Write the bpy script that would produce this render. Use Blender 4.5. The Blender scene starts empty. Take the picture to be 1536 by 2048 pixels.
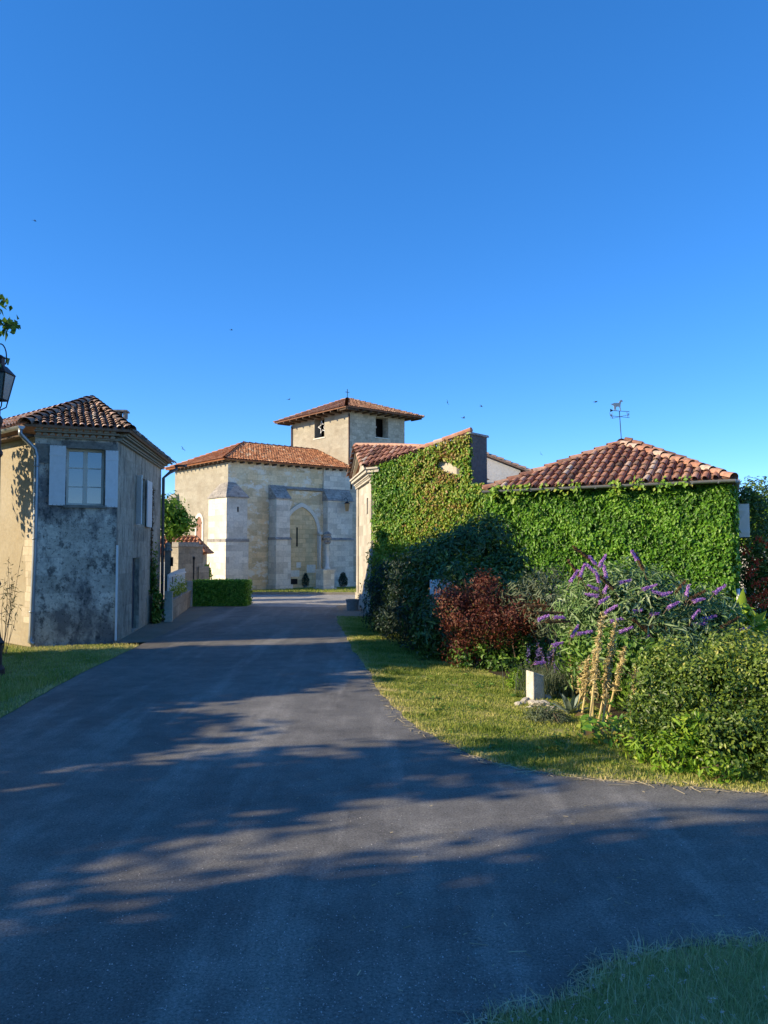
import bpy, math, random
import numpy as np
from mathutils import Vector
R = math.radians
V3 = Vector
scene = bpy.context.scene
C = scene.collection
random.seed(7)
rng = np.random.default_rng(11)

# ------------------------------------------------------------------ camera
FPX, CAMH = 1540.0, 2.3
PITCH = math.atan(72.0 / FPX)
cam_d = bpy.data.cameras.new("camera")
cam = bpy.data.objects.new("camera", cam_d)
C.objects.link(cam)
cam.location = (0, 0, CAMH)
cam.rotation_euler = (R(90) + PITCH, 0, 0)
cam_d.sensor_fit = 'VERTICAL'
cam_d.sensor_height = 24.0
cam_d.lens = FPX / 2048.0 * 24.0
cam_d.clip_end = 2000
scene.camera = cam

# ------------------------------------------------------------------ light
SUN_EL = 24.0
SUN_H = V3((-0.96, -0.28, 0)).normalized()
SUN = V3((SUN_H.x * math.cos(R(SUN_EL)), SUN_H.y * math.cos(R(SUN_EL)), math.sin(R(SUN_EL))))
w = bpy.data.worlds.new("World")
scene.world = w
w.use_nodes = True
nt = w.node_tree
nt.nodes.clear()
sky = nt.nodes.new('ShaderNodeTexSky')
sky.sky_type = 'NISHITA'
sky.sun_disc = False
sky.sun_elevation = R(SUN_EL)
sky.sun_rotation = math.atan2(SUN_H.x, SUN_H.y)
sky.air_density = 0.6
sky.dust_density = 0.0
sky.ozone_density = 5.0
sky.altitude = 100
hs = nt.nodes.new('ShaderNodeHueSaturation')
hs.inputs['Saturation'].default_value = 1.33
hs.inputs['Hue'].default_value = 0.507
bg = nt.nodes.new('ShaderNodeBackground')
bg.inputs['Strength'].default_value = 0.15
wo = nt.nodes.new('ShaderNodeOutputWorld')
gm = nt.nodes.new('ShaderNodeGamma')
gm.inputs['Gamma'].default_value = 0.75
nt.links.new(sky.outputs[0], gm.inputs['Color'])
nt.links.new(gm.outputs[0], hs.inputs['Color'])
nt.links.new(hs.outputs[0], bg.inputs['Color'])
nt.links.new(bg.outputs[0], wo.inputs['Surface'])
sd = bpy.data.lights.new("sun", 'SUN')
sd.energy = 2.75
sd.angle = R(0.53)
sd.color = (1.0, 0.83, 0.56)
so = bpy.data.objects.new("sun", sd)
C.objects.link(so)
so.rotation_euler = SUN.to_track_quat('Z', 'Y').to_euler()
so.location = SUN * 60
scene.view_settings.view_transform = 'Standard'
scene.view_settings.look = 'None'
scene.view_settings.exposure = 1.48
scene.view_settings.gamma = 1.0
scene.cycles.max_bounces = 6
scene.cycles.transparent_max_bounces = 6

# ------------------------------------------------------------------ survey helpers
def ray(u, v):
    dx, dy = (u - 768) / FPX, (1024 - v) / FPX
    c, s = math.cos(PITCH), math.sin(PITCH)
    return V3((dx, c - dy * s, s + dy * c))
def P(u, v, Y):
    d = ray(u, v)
    return V3((0, 0, CAMH)) + d * (Y / d.y)
def G(u, v, z=0.0):
    d = ray(u, v)
    t = (z - CAMH) / d.z
    return V3((0, 0, CAMH)) + d * t
def ZV(v, Y): return P(768, v, Y).z

# ------------------------------------------------------------------ materials
def new_mat(name):
    m = bpy.data.materials.new(name)
    m.use_nodes = True
    m.node_tree.nodes.clear()
    return m, m.node_tree.nodes, m.node_tree.links
def N(nodes, t, **kw):
    n = nodes.new(t)
    for k, v in kw.items():
        if k in n.inputs.keys(): n.inputs[k].default_value = v
        else: setattr(n, k, v)
    return n
def rgb(c): return (c[0], c[1], c[2], 1)
def mixc(nodes, links, fac, a, b, blend='MIX'):
    n = nodes.new('ShaderNodeMix'); n.data_type = 'RGBA'; n.blend_type = blend
    for i, x in ((0, fac), (6, a), (7, b)):
        if hasattr(x, 'is_output'): links.new(x, n.inputs[i])
        elif i == 0: n.inputs[0].default_value = x
        else: n.inputs[i].default_value = rgb(x)
    return n.outputs[2]
def ramp(nodes, links, src, stops):
    n = nodes.new('ShaderNodeValToRGB')
    el = n.color_ramp.elements
    while len(el) < len(stops): el.new(0.5)
    for e, (p, c) in zip(el, stops):
        e.position = p
        e.color = rgb(c) if not isinstance(c, (int, float)) else (c, c, c, 1)
    links.new(src, n.inputs[0])
    return n.outputs[0]
def noise(nodes, links, vec, scale, detail=5, rough=0.6):
    n = nodes.new('ShaderNodeTexNoise')
    n.inputs['Scale'].default_value = scale; n.inputs['Detail'].default_value = detail
    n.inputs['Roughness'].default_value = rough
    links.new(vec, n.inputs['Vector'])
    return n.outputs[0]
def finish(m, nodes, links, col, rough=0.85, bump=None, bstr=0.3, bdist=0.02, metal=0.0, spec=0.3, ior=1.45):
    b = nodes.new('ShaderNodeBsdfPrincipled')
    if hasattr(col, 'is_output'): links.new(col, b.inputs['Base Color'])
    else: b.inputs['Base Color'].default_value = rgb(col)
    if hasattr(rough, 'is_output'): links.new(rough, b.inputs['Roughness'])
    else: b.inputs['Roughness'].default_value = rough
    b.inputs['Metallic'].default_value = metal
    b.inputs['Specular IOR Level'].default_value = spec; b.inputs['IOR'].default_value = ior
    if bump is not None:
        bn = nodes.new('ShaderNodeBump')
        bn.inputs['Strength'].default_value = bstr; bn.inputs['Distance'].default_value = bdist
        links.new(bump, bn.inputs['Height']); links.new(bn.outputs[0], b.inputs['Normal'])
    o = nodes.new('ShaderNodeOutputMaterial')
    links.new(b.outputs[0], o.inputs['Surface'])
    return m
def stone(name, c1, c2, brick=None, mortar=(0.5, 0.45, 0.36), stains=(), var=0.25, bstr=0.5, rough=0.9, irregular=0.0, wearlo=0.35, wearhi=1.0):
    m, nd, lk = new_mat(name)
    uv = nd.new('ShaderNodeTexCoord').outputs['UV']
    big = noise(nd, lk, uv, 0.7, 6, 0.65)
    col = mixc(nd, lk, ramp(nd, lk, big, [(0.35, 0.0), (0.65, 1.0)]), c1, c2)
    fine = noise(nd, lk, uv, 9, 6, 0.7)
    f2 = ramp(nd, lk, fine, [(0.25, 1 - var), (0.75, 1 + var * 0.5)])
    col = mixc(nd, lk, 1.0, col, f2, 'MULTIPLY')
    h = fine
    if brick:
        br = nd.new('ShaderNodeTexBrick')
        br.inputs['Scale'].default_value = 1
        br.inputs['Brick Width'].default_value = brick[0]; br.inputs['Row Height'].default_value = brick[1]
        br.inputs['Mortar Size'].default_value = brick[2]; br.inputs['Mortar Smooth'].default_value = 0.6
        br.inputs['Bias'].default_value = 0.0
        br.inputs['Color1'].default_value = (0.70, 0.68, 0.65, 1); br.inputs['Color2'].default_value = (1.12, 1.10, 1.07, 1)
        br.inputs['Mortar'].default_value = rgb(mortar)
        dist = nd.new('ShaderNodeVectorMath'); dist.operation = 'MULTIPLY_ADD'
        nn = nd.new('ShaderNodeTexNoise'); nn.inputs['Scale'].default_value = 1.6; nn.inputs['Detail'].default_value = 3
        lk.new(uv, nn.inputs['Vector'])
        lk.new(nn.outputs['Color'], dist.inputs[0]); a = 0.05 + irregular; dist.inputs[1].default_value = (a, a, a); lk.new(uv, dist.inputs[2])
        lk.new(dist.outputs[0], br.inputs['Vector'])
        wear = ramp(nd, lk, noise(nd, lk, uv, 1.1, 4, 0.6), [(0.32, wearlo), (0.58, wearhi)])
        col = mixc(nd, lk, wear, col, mixc(nd, lk, 1.0, col, br.outputs['Color'], 'MULTIPLY'))
    for (sc, sx, lo, hi, scol, amt) in stains:
        mp = nd.new('ShaderNodeMapping'); mp.inputs['Scale'].default_value = (1.0, sx, 1.0); mp.inputs['Location'].default_value = (sc * 3.1, lo * 17, 0)
        lk.new(uv, mp.inputs['Vector'])
        s = ramp(nd, lk, noise(nd, lk, mp.outputs[0], sc, 8, 0.72), [(lo, 0.0), (hi, amt)])
        col = mixc(nd, lk, s, col, scol)
    return finish(m, nd, lk, col, rough, h, bstr, 0.02, 0, 0.2)
def plain(name, c, rough=0.6, var=0.15, scale=6, metal=0.0, spec=0.4, bstr=0.1):
    m, nd, lk = new_mat(name)
    tc = nd.new('ShaderNodeTexCoord').outputs['Object']
    n = noise(nd, lk, tc, scale, 6, 0.65)
    col = mixc(nd, lk, 1.0, c, ramp(nd, lk, n, [(0.25, 1 - var), (0.75, 1 + var)]), 'MULTIPLY')
    return finish(m, nd, lk, col, rough, n, bstr, 0.01, metal, spec)
def tinted(name, stops, rough=0.8, var=0.3, scale=14, spec=0.25, bstr=0.3, patch=None):
    """colour from the per-face tint attribute"""
    m, nd, lk = new_mat(name)
    a = nd.new('ShaderNodeAttribute'); a.attribute_name = 'tint'
    col = ramp(nd, lk, a.outputs['Fac'], stops)
    tc = nd.new('ShaderNodeTexCoord').outputs['Object']
    n = noise(nd, lk, tc, scale, 6, 0.7)
    col = mixc(nd, lk, 1.0, col, ramp(nd, lk, n, [(0.25, 1 - var), (0.75, 1 + var)]), 'MULTIPLY')
    if patch:
        s = ramp(nd, lk, noise(nd, lk, tc, patch[0], 7, 0.7), [(patch[1], 0.0), (patch[2], patch[4])])
        col = mixc(nd, lk, s, col, patch[3])
    return finish(m, nd, lk, col, rough, n, bstr, 0.02, 0, spec)
def leafy(name, stops, trans=0.35, rough=0.5, spec=0.35, tcol=(0.16, 0.30, 0.03)):
    m, nd, lk = new_mat(name)
    a = nd.new('ShaderNodeAttribute'); a.attribute_name = 'tint'
    col = ramp(nd, lk, a.outputs['Fac'], stops)
    b = nd.new('ShaderNodeBsdfPrincipled')
    lk.new(col, b.inputs['Base Color']); b.inputs['Roughness'].default_value = rough
    b.inputs['Specular IOR Level'].default_value = spec
    t = nd.new('ShaderNodeBsdfTranslucent')
    lk.new(mixc(nd, lk, 0.5, col, tcol), t.inputs['Color'])
    mx = nd.new('ShaderNodeMixShader'); mx.inputs[0].default_value = trans
    lk.new(b.outputs[0], mx.inputs[1]); lk.new(t.outputs[0], mx.inputs[2])
    o = nd.new('ShaderNodeOutputMaterial'); lk.new(mx.outputs[0], o.inputs['Surface'])
    return m

M = {}
# church
M['ch_plaster'] = stone('church_render', (0.37, 0.325, 0.25), (0.43, 0.395, 0.315), (0.42, 0.2, 0.01), (0.86, 0.83, 0.78),
    [(3.5, 1, 0.60, 0.75, (0.34, 0.27, 0.18), 0.5), (0.8, 0.4, 0.6, 0.8, (0.30, 0.27, 0.22), 0.4)], 0.22, 0.5, irregular=0.10, wearlo=.05, wearhi=.6)
M['ch_south'] = stone('church_mixed_stone', (0.84, 0.62, 0.35), (0.88, 0.73, 0.48), (0.62, 0.30, 0.012), (0.8, 0.78, 0.74),
    [(1.1, 1.6, 0.52, 0.57, (0.86, 0.80, 0.68), 0.8), (2.6, 1, 0.57, 0.66, (0.55, 0.38, 0.21), 0.5), (7, 1, 0.63, 0.72, (0.17, 0.15, 0.13), 0.5)], 0.25, 0.6)
M['ch_ashlar'] = stone('church_grey_ashlar', (0.78, 0.69, 0.55), (0.84, 0.77, 0.65), (0.55, 0.31, 0.012), (0.72, 0.70, 0.66),
    [(1.3, 0.6, 0.58, 0.7, (0.34, 0.32, 0.29), 0.7), (5, 1, 0.62, 0.74, (0.16, 0.15, 0.14), 0.55)], 0.25, 0.5)
M['ch_cap'] = stone('lichened_stone_cap', (0.36, 0.335, 0.30), (0.48, 0.44, 0.39), (0.5, 0.16, 0.012), (0.6, 0.6, 0.6),
    [(4, 1, 0.5, 0.62, (0.12, 0.115, 0.11), 0.7), (9, 1, 0.6, 0.68, (0.55, 0.53, 0.48), 0.6)], 0.3, 0.7)
M['ch_tower'] = stone('tower_rubble', (0.60, 0.52, 0.39), (0.68, 0.60, 0.47), (0.34, 0.19, 0.014), (0.72, 0.7, 0.66),
    [(2.2, 1, 0.56, 0.7, (0.24, 0.21, 0.17), 0.6)], 0.3, 0.7, irregular=0.12)
M['ch_infill'] = stone('ochre_infill', (0.76, 0.54, 0.28), (0.80, 0.62, 0.37), (0.45, 0.26, 0.01), stains=[(1.2, 1, 0.6, 0.7, (0.5, 0.44, 0.34), 0.6)], var=0.2)
M['arch_stone'] = stone('arch_stone', (0.74, 0.68, 0.57), (0.78, 0.73, 0.62), None, stains=[(4, 1, 0.6, 0.7, (0.33, 0.31, 0.28), 0.6)])
TILE_STOPS = [(0, (0.12, 0.07, 0.05)), (0.25, (0.28, 0.13, 0.085)), (0.55, (0.42, 0.20, 0.125)), (0.8, (0.50, 0.30, 0.21)), (1, (0.52, 0.42, 0.33))]
M['tile_church'] = tinted('orange_canal_tile', [(0, (0.32, 0.125, 0.06)), (0.4, (0.47, 0.20, 0.095)), (0.8, (0.55, 0.28, 0.145)), (1, (0.55, 0.40, 0.27))], 0.85, 0.3, 3, patch=(1.3, 0.55, 0.8, (0.24, 0.15, 0.08), 0.6))
M['tile_tower'] = tinted('brown_canal_tile', [(0, (0.26, 0.13, 0.08)), (0.5, (0.41, 0.22, 0.14)), (1, (0.48, 0.34, 0.24))], 0.85, 0.3, 3)
M['tile_right'] = tinted('weathered_canal_tile', TILE_STOPS, 0.8, 0.45, 9, patch=(5, 0.52, 0.66, (0.30, 0.25, 0.17), 0.75))
M['tile_left'] = tinted('old_brown_tile', [(0, (0.18, 0.13, 0.10)), (0.3, (0.42, 0.27, 0.19)), (0.7, (0.62, 0.42, 0.31)), (1, (0.7, 0.58, 0.47))], 0.85, 0.4, 8, patch=(3, 0.54, 0.72, (0.14, 0.12, 0.105), 0.6))
M['tile_gate'] = tinted('gatehouse_tile', TILE_STOPS, 0.85, 0.35, 8, patch=(4, 0.5, 0.7, (0.27, 0.22, 0.16), 0.6))
# left house
M['lh_front'] = stone('lichened_grey_plaster', (0.62, 0.58, 0.50), (0.80, 0.75, 0.66), (0.75, 0.42, 0.01), (0.8, 0.79, 0.77),
    stains=[(0.95, 0.5, 0.47, 0.565, (0.14, 0.14, 0.145), 0.86), (3.0, 0.6, 0.53, 0.60, (0.06, 0.06, 0.065), 0.75), (14, 1, 0.56, 0.60, (0.045, 0.045, 0.05), 0.7), (12, 1, 0.62, 0.66, (0.62, 0.59, 0.52), 0.7)], var=0.4, bstr=0.9)
M['lh_side'] = stone('grey_streaked_plaster', (0.46, 0.41, 0.33), (0.58, 0.52, 0.42), (0.9, 0.42, 0.008), (0.8, 0.8, 0.78),
    [(4, 0.25, 0.50, 0.62, (0.10, 0.095, 0.09), 0.75), (1, 1, 0.56, 0.7, (0.46, 0.42, 0.34), 0.5)], 0.35, 0.8)
M['lh_left'] = stone('beige_plaster', (0.37, 0.305, 0.205), (0.42, 0.36, 0.26), None,
    stains=[(2.2, 0.5, 0.55, 0.7, (0.42, 0.34, 0.23), 0.6), (6, 1, 0.62, 0.7, (0.34, 0.27, 0.19), 0.5)], var=0.2, bstr=0.6)
M['quoin'] = stone('quoin_stone', (0.50, 0.43, 0.32), (0.56, 0.49, 0.38), (0.42, 0.36, 0.008), (0.7, 0.67, 0.6), [(5, 1, 0.6, 0.7, (0.35, 0.31, 0.25), 0.5)], 0.2)
M['lh_stone'] = stone('grey_dressed_stone', (0.24, 0.225, 0.2), (0.32, 0.3, 0.26), None, stains=[(5, 1, 0.5, 0.62, (0.09, 0.09, 0.09), 0.7)], var=0.3, bstr=0.7)
M['cornice'] = stone('cornice_mortar', (0.36, 0.32, 0.25), (0.42, 0.37, 0.29), None, var=0.3)
# other
M['white_wall'] = stone('white_limewash', (0.62, 0.59, 0.53), (0.70, 0.67, 0.61), None, stains=[(1.5, 0.5, 0.6, 0.78, (0.42, 0.39, 0.34), 0.5), (7, 1, 0.66, 0.74, (0.3, 0.28, 0.25), 0.5)], var=0.15)
M['gate_stone'] = stone('worn_cream_limestone', (0.50, 0.46, 0.38), (0.58, 0.54, 0.46), (0.8, 0.4, 0.006), (0.8, 0.78, 0.74),
    [(2, 0.4, 0.58, 0.72, (0.33, 0.29, 0.24), 0.7), (8, 1, 0.62, 0.7, (0.2, 0.18, 0.15), 0.5)], 0.2)
M['chimney'] = stone('shade_dark_cement', (0.115, 0.115, 0.115), (0.17, 0.168, 0.16), None, stains=[(5, 0.3, 0.55, 0.7, (0.06, 0.06, 0.062), 0.7)], var=0.35, bstr=0.7)  # dark tone carries the shade on the chimney's side face
M['old_stone'] = stone('old_garden_stone', (0.36, 0.32, 0.26), (0.44, 0.39, 0.31), (0.6, 0.42, 0.012), (0.6, 0.58, 0.55), [(3, 1, 0.5, 0.65, (0.17, 0.155, 0.14), 0.7)], 0.3)
M['rock'] = stone('pale_rubble', (0.50, 0.45, 0.37), (0.6, 0.55, 0.46), None, stains=[(8, 1, 0.55, 0.7, (0.25, 0.22, 0.18), 0.6)], var=0.35, bstr=0.9)
M['marker'] = stone('white_marker_stone', (0.56, 0.53, 0.47), (0.70, 0.67, 0.61), None, stains=[(5, .6, 0.5, 0.64, (0.42, 0.37, 0.29), 0.7), (16, 1, 0.56, 0.64, (0.22, 0.2, 0.17), 0.6)], var=0.3, bstr=0.9)
M['shutter_blue'] = plain('pale_grey_blue_paint', (0.78, 0.79, 0.79), 0.55, 0.08, 9)
M['white_paint'] = plain('white_paint', (0.74, 0.74, 0.72), 0.5, 0.07, 8)
M['cream_frame'] = plain('cream_frame_paint', (0.66, 0.63, 0.54), 0.5, 0.06, 8)
M['zinc'] = plain('zinc', (0.32, 0.34, 0.36), 0.42, 0.15, 4, 0.6)
M['zinc_dark'] = plain('dark_zinc', (0.10, 0.105, 0.11), 0.5, 0.2, 4, 0.3)
M['iron'] = plain('black_iron', (0.03, 0.028, 0.028), 0.5, 0.2, 6, 0.3)
M['rust_iron'] = plain('brown_painted_iron', (0.075, 0.04, 0.035), 0.55, 0.25, 7, 0.2)
M['wood_dark'] = plain('dark_eave_wood', (0.09, 0.06, 0.04), 0.8, 0.3, 5)
M['wood_grey'] = plain('grey_old_wood', (0.20, 0.17, 0.14), 0.85, 0.35, 6)
M['door'] = plain('blue_grey_door', (0.055, 0.075, 0.10), 0.6, 0.45, 4)
M['rust_brown'] = plain('red_brown_panel', (0.30, 0.15, 0.10), 0.8, 0.2, 5)
M['dark_in'] = plain('painted_dark_interior', (0.015, 0.013, 0.012), 0.9, 0.2, 3)  # near-black colour painted for the shade inside openings
M['concrete'] = plain('grey_concrete', (0.30, 0.285, 0.26), 0.9, 0.2, 8)
M['bark'] = plain('bark', (0.12, 0.09, 0.065), 0.9, 0.4, 6, bstr=0.8)
M['twig'] = plain('twig', (0.14, 0.10, 0.065), 0.9, 0.3, 9)
M['amber'] = plain('amber_glass', (0.45, 0.27, 0.12), 0.3, 0.1, 5)
M['star'] = plain('white_star', (0.8, 0.8, 0.78), 0.5, 0.05, 5)
M['bird'] = plain('dark_feathers', (0.02, 0.02, 0.025), 0.7, 0.2, 9)
M['vane_plate'] = plain('pale_vane_plate', (0.62, 0.57, 0.49), 0.5, 0.15, 8)
M['pot'] = plain('grey_cast_planter', (0.26, 0.25, 0.235), 0.85, 0.25, 9)
M['line'] = plain('worn_road_paint', (0.62, 0.62, 0.60), 0.7, 0.25, 5)
def glass(name, c=(0.03, 0.04, 0.05), rough=0.06):
    m, nd, lk = new_mat(name)
    tc = nd.new('ShaderNodeTexCoord').outputs['Object']
    return finish(m, nd, lk, c, rough, noise(nd, lk, tc, 1.2, 2), 0.03, 0.02, 0.0, 1.0, 1.9)
M['glass'] = glass('window_glass')
M['lamp_glass'] = plain('dusty_lantern_glass', (0.17, 0.20, 0.205), 0.25, 0.12, 3, 0, 0.6)
# foliage
M['ivy_green'] = leafy('ivy_green', [(0, (0.03, 0.09, 0.010)), (0.5, (0.13, 0.32, 0.022)), (1, (0.34, 0.55, 0.08))], 0.35, 0.42, 0.4)
M['ivy_autumn'] = leafy('ivy_turning', [(0, (0.07, 0.21, 0.02)), (0.35, (0.22, 0.40, 0.035)), (0.6, (0.38, 0.40, 0.06)), (0.8, (0.40, 0.25, 0.08)), (1, (0.33, 0.13, 0.06))], 0.3, 0.45, 0.4, (0.25, 0.28, 0.03))
M['dark_leaf'] = leafy('dark_glossy_leaf', [(0, (0.018, 0.042, 0.010)), (0.6, (0.06, 0.12, 0.022)), (1, (0.22, 0.32, 0.08))], 0.2, 0.38, 0.45)
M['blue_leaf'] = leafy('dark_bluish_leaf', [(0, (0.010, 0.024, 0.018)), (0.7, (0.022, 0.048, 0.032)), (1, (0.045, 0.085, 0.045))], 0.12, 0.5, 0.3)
M['yellow_leaf'] = leafy('yellow_green_leaf', [(0, (0.12, 0.20, 0.02)), (0.6, (0.34, 0.40, 0.04)), (1, (0.55, 0.50, 0.08))], 0.3, 0.5, 0.3)
M['barberry'] = leafy('red_purple_leaf', [(0, (0.05, 0.014, 0.012)), (0.3, (0.12, 0.035, 0.022)), (0.6, (0.23, 0.075, 0.042)), (0.75, (0.16, 0.09, 0.035)), (1, (0.10, 0.14, 0.03))], 0.3, 0.5, 0.3, (0.3, 0.05, 0.03))
M['buddleia'] = leafy('grey_green_leaf', [(0, (0.07, 0.16, 0.04)), (0.5, (0.18, 0.29, 0.10)), (1, (0.42, 0.50, 0.30))], 0.25, 0.6, 0.25, (0.15, 0.22, 0.06))
M['box_leaf'] = leafy('box_leaf', [(0, (0.04, 0.085, 0.012)), (0.5, (0.14, 0.22, 0.028)), (0.85, (0.32, 0.38, 0.05)), (1, (0.48, 0.46, 0.11))], 0.25, 0.42, 0.45)
M['hedge_leaf'] = leafy('hedge_leaf', [(0, (0.035, 0.09, 0.012)), (0.6, (0.10, 0.21, 0.025)), (1, (0.22, 0.36, 0.05))], 0.25, 0.45, 0.4)
M['tree_leaf'] = leafy('tree_leaf', [(0, (0.04, 0.085, 0.012)), (0.6, (0.09, 0.18, 0.022)), (1, (0.17, 0.27, 0.04))], 0.35, 0.5, 0.3)
M['far_leaf'] = leafy('pale_far_leaf', [(0, (0.08, 0.11, 0.03)), (0.6, (0.16, 0.19, 0.05)), (1, (0.27, 0.27, 0.09))], 0.3, 0.6, 0.2)
M['bright_leaf'] = leafy('bright_leaf', [(0, (0.09, 0.20, 0.014)), (0.6, (0.22, 0.38, 0.025)), (1, (0.38, 0.48, 0.05))], 0.3, 0.5, 0.3)
M['silver_leaf'] = leafy('silver_leaf', [(0, (0.08, 0.11, 0.06)), (1, (0.22, 0.26, 0.17))], 0.2, 0.7, 0.2)
M['agave'] = leafy('blue_grey_agave', [(0, (0.11, 0.15, 0.11)), (1, (0.32, 0.38, 0.30))], 0.1, 0.5, 0.3)
M['purple'] = leafy('purple_flower', [(0, (0.28, 0.12, 0.42)), (0.6, (0.58, 0.30, 0.72)), (1, (0.80, 0.56, 0.88))], 0.3, 0.7, 0.2, (0.4, 0.15, 0.5))
M['spent'] = leafy('spent_flower', [(0, (0.10, 0.06, 0.03)), (1, (0.22, 0.14, 0.07))], 0.2, 0.8, 0.1, (0.2, 0.1, 0.04))
M['lavender'] = leafy('lavender_flower', [(0, (0.12, 0.09, 0.26)), (1, (0.26, 0.20, 0.45))], 0.3, 0.7, 0.2, (0.3, 0.2, 0.4))
M['red_flower'] = leafy('red_flower', [(0, (0.30, 0.03, 0.015)), (1, (0.55, 0.09, 0.04))], 0.3, 0.6, 0.2, (0.5, 0.08, 0.03))
M['dry'] = leafy('dry_straw_bract', [(0, (0.36, 0.28, 0.11)), (0.6, (0.64, 0.52, 0.25)), (1, (0.78, 0.70, 0.45))], 0.3, 0.7, 0.2, (0.5, 0.38, 0.12))
M['straw'] = plain('straw_stalk', (0.64, 0.49, 0.21), 0.7, 0.2, 9)
M['straw_leaf'] = leafy('straw_bits', [(0, (0.26, 0.22, 0.13)), (1, (0.62, 0.52, 0.33))], 0.1, 0.7, 0.2, (0.5, 0.4, 0.2))
M['clover'] = leafy('clover_head', [(0, (0.45, 0.36, 0.33)), (1, (0.75, 0.74, 0.70))], 0.2, 0.7, 0.2, (0.7, 0.6, 0.6))
GR = [(0, (0.08, 0.14, 0.015)), (0.4, (0.25, 0.32, 0.05)), (0.65, (0.48, 0.47, 0.13)), (1, (0.75, 0.61, 0.32))]
M['grass'] = leafy('grass_blade', GR, 0.3, 0.6, 0.25, (0.2, 0.28, 0.04))
M['grass_lush'] = leafy('lush_grass_blade', [(0, (0.20, 0.25, 0.08)), (0.5, (0.50, 0.52, 0.22)), (0.8, (0.75, 0.70, 0.42)), (1, (0.95, 0.86, 0.66))], 0.3, 0.55, 0.3)
# ground
def ground_mat(name, c1, c2, c3, s1=0.6, s2=25, bump=0.5):
    m, nd, lk = new_mat(name)
    tc = nd.new('ShaderNodeTexCoord').outputs['Object']
    a = noise(nd, lk, tc, s1, 6, 0.65); b = noise(nd, lk, tc, s2, 6, 0.75)
    col = mixc(nd, lk, ramp(nd, lk, a, [(0.38, 0.0), (0.62, 1.0)]), c1, c2)
    col = mixc(nd, lk, ramp(nd, lk, b, [(0.42, 0.0), (0.66, 0.8)]), col, c3)
    return finish(m, nd, lk, col, 0.95, b, bump, 0.03, 0, 0.15)
M['ground'] = ground_mat('dry_ground', (0.15, 0.14, 0.06), (0.21, 0.18, 0.09), (0.09, 0.10, 0.035))
M['verge'] = ground_mat('verge_soil', (0.24, 0.26, 0.075), (0.42, 0.37, 0.16), (0.14, 0.17, 0.045), 0.9, 18)
M['soil'] = ground_mat('garden_soil', (0.06, 0.045, 0.03), (0.09, 0.07, 0.045), (0.035, 0.03, 0.02), 1.2, 20)
M['gravel'] = ground_mat('beige_gravel', (0.27, 0.235, 0.175), (0.34, 0.295, 0.225), (0.15, 0.13, 0.10), 0.9, 40)
M['kerb'] = stone('kerb_stone', (0.26, 0.24, 0.20), (0.34, 0.31, 0.26), None, var=0.3)
def asphalt(name, base, dust, s=1.0):
    m, nd, lk = new_mat(name)
    tc = nd.new('ShaderNodeTexCoord').outputs['Object']
    agg = noise(nd, lk, tc, 55, 4, 0.9)
    sp = nd.new('ShaderNodeTexVoronoi'); sp.inputs['Scale'].default_value = 65
    lk.new(tc, sp.inputs['Vector'])
    big = noise(nd, lk, tc, 0.45, 6, 0.6)
    mp = nd.new('ShaderNodeMapping'); mp.inputs['Scale'].default_value = (1.4, 0.16, 1)
    lk.new(tc, mp.inputs['Vector'])
    trk = noise(nd, lk, mp.outputs[0], 1.1, 5, 0.6)
    col = mixc(nd, lk, ramp(nd, lk, big, [(0.35, 0.0), (0.7, 0.55)]), base, dust)
    col = mixc(nd, lk, ramp(nd, lk, trk, [(0.5, 0.0), (0.66, 0.9)]), col, dust)
    col = mixc(nd, lk, 1.0, col, ramp(nd, lk, noise(nd, lk, tc, 2.6, 6, 0.7), [(0.3, 0.72), (0.7, 1.22)]), 'MULTIPLY')
    col = mixc(nd, lk, 1.0, col, ramp(nd, lk, agg, [(0.3, 0.3), (0.7, 1.75)]), 'MULTIPLY')
    col = mixc(nd, lk, ramp(nd, lk, sp.outputs['Distance'], [(0.0, 0.8), (0.16, 0.0)]), col, (0.36, 0.35, 0.33))
    return finish(m, nd, lk, col, 0.72, agg, 0.55, 0.006, 0, 0.35)
M['asphalt'] = asphalt('asphalt', (0.126, 0.120, 0.106), (0.262, 0.247, 0.215))
M['asphalt_pale'] = asphalt('pale_asphalt', (0.30, 0.29, 0.27), (0.38, 0.36, 0.33))

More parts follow.
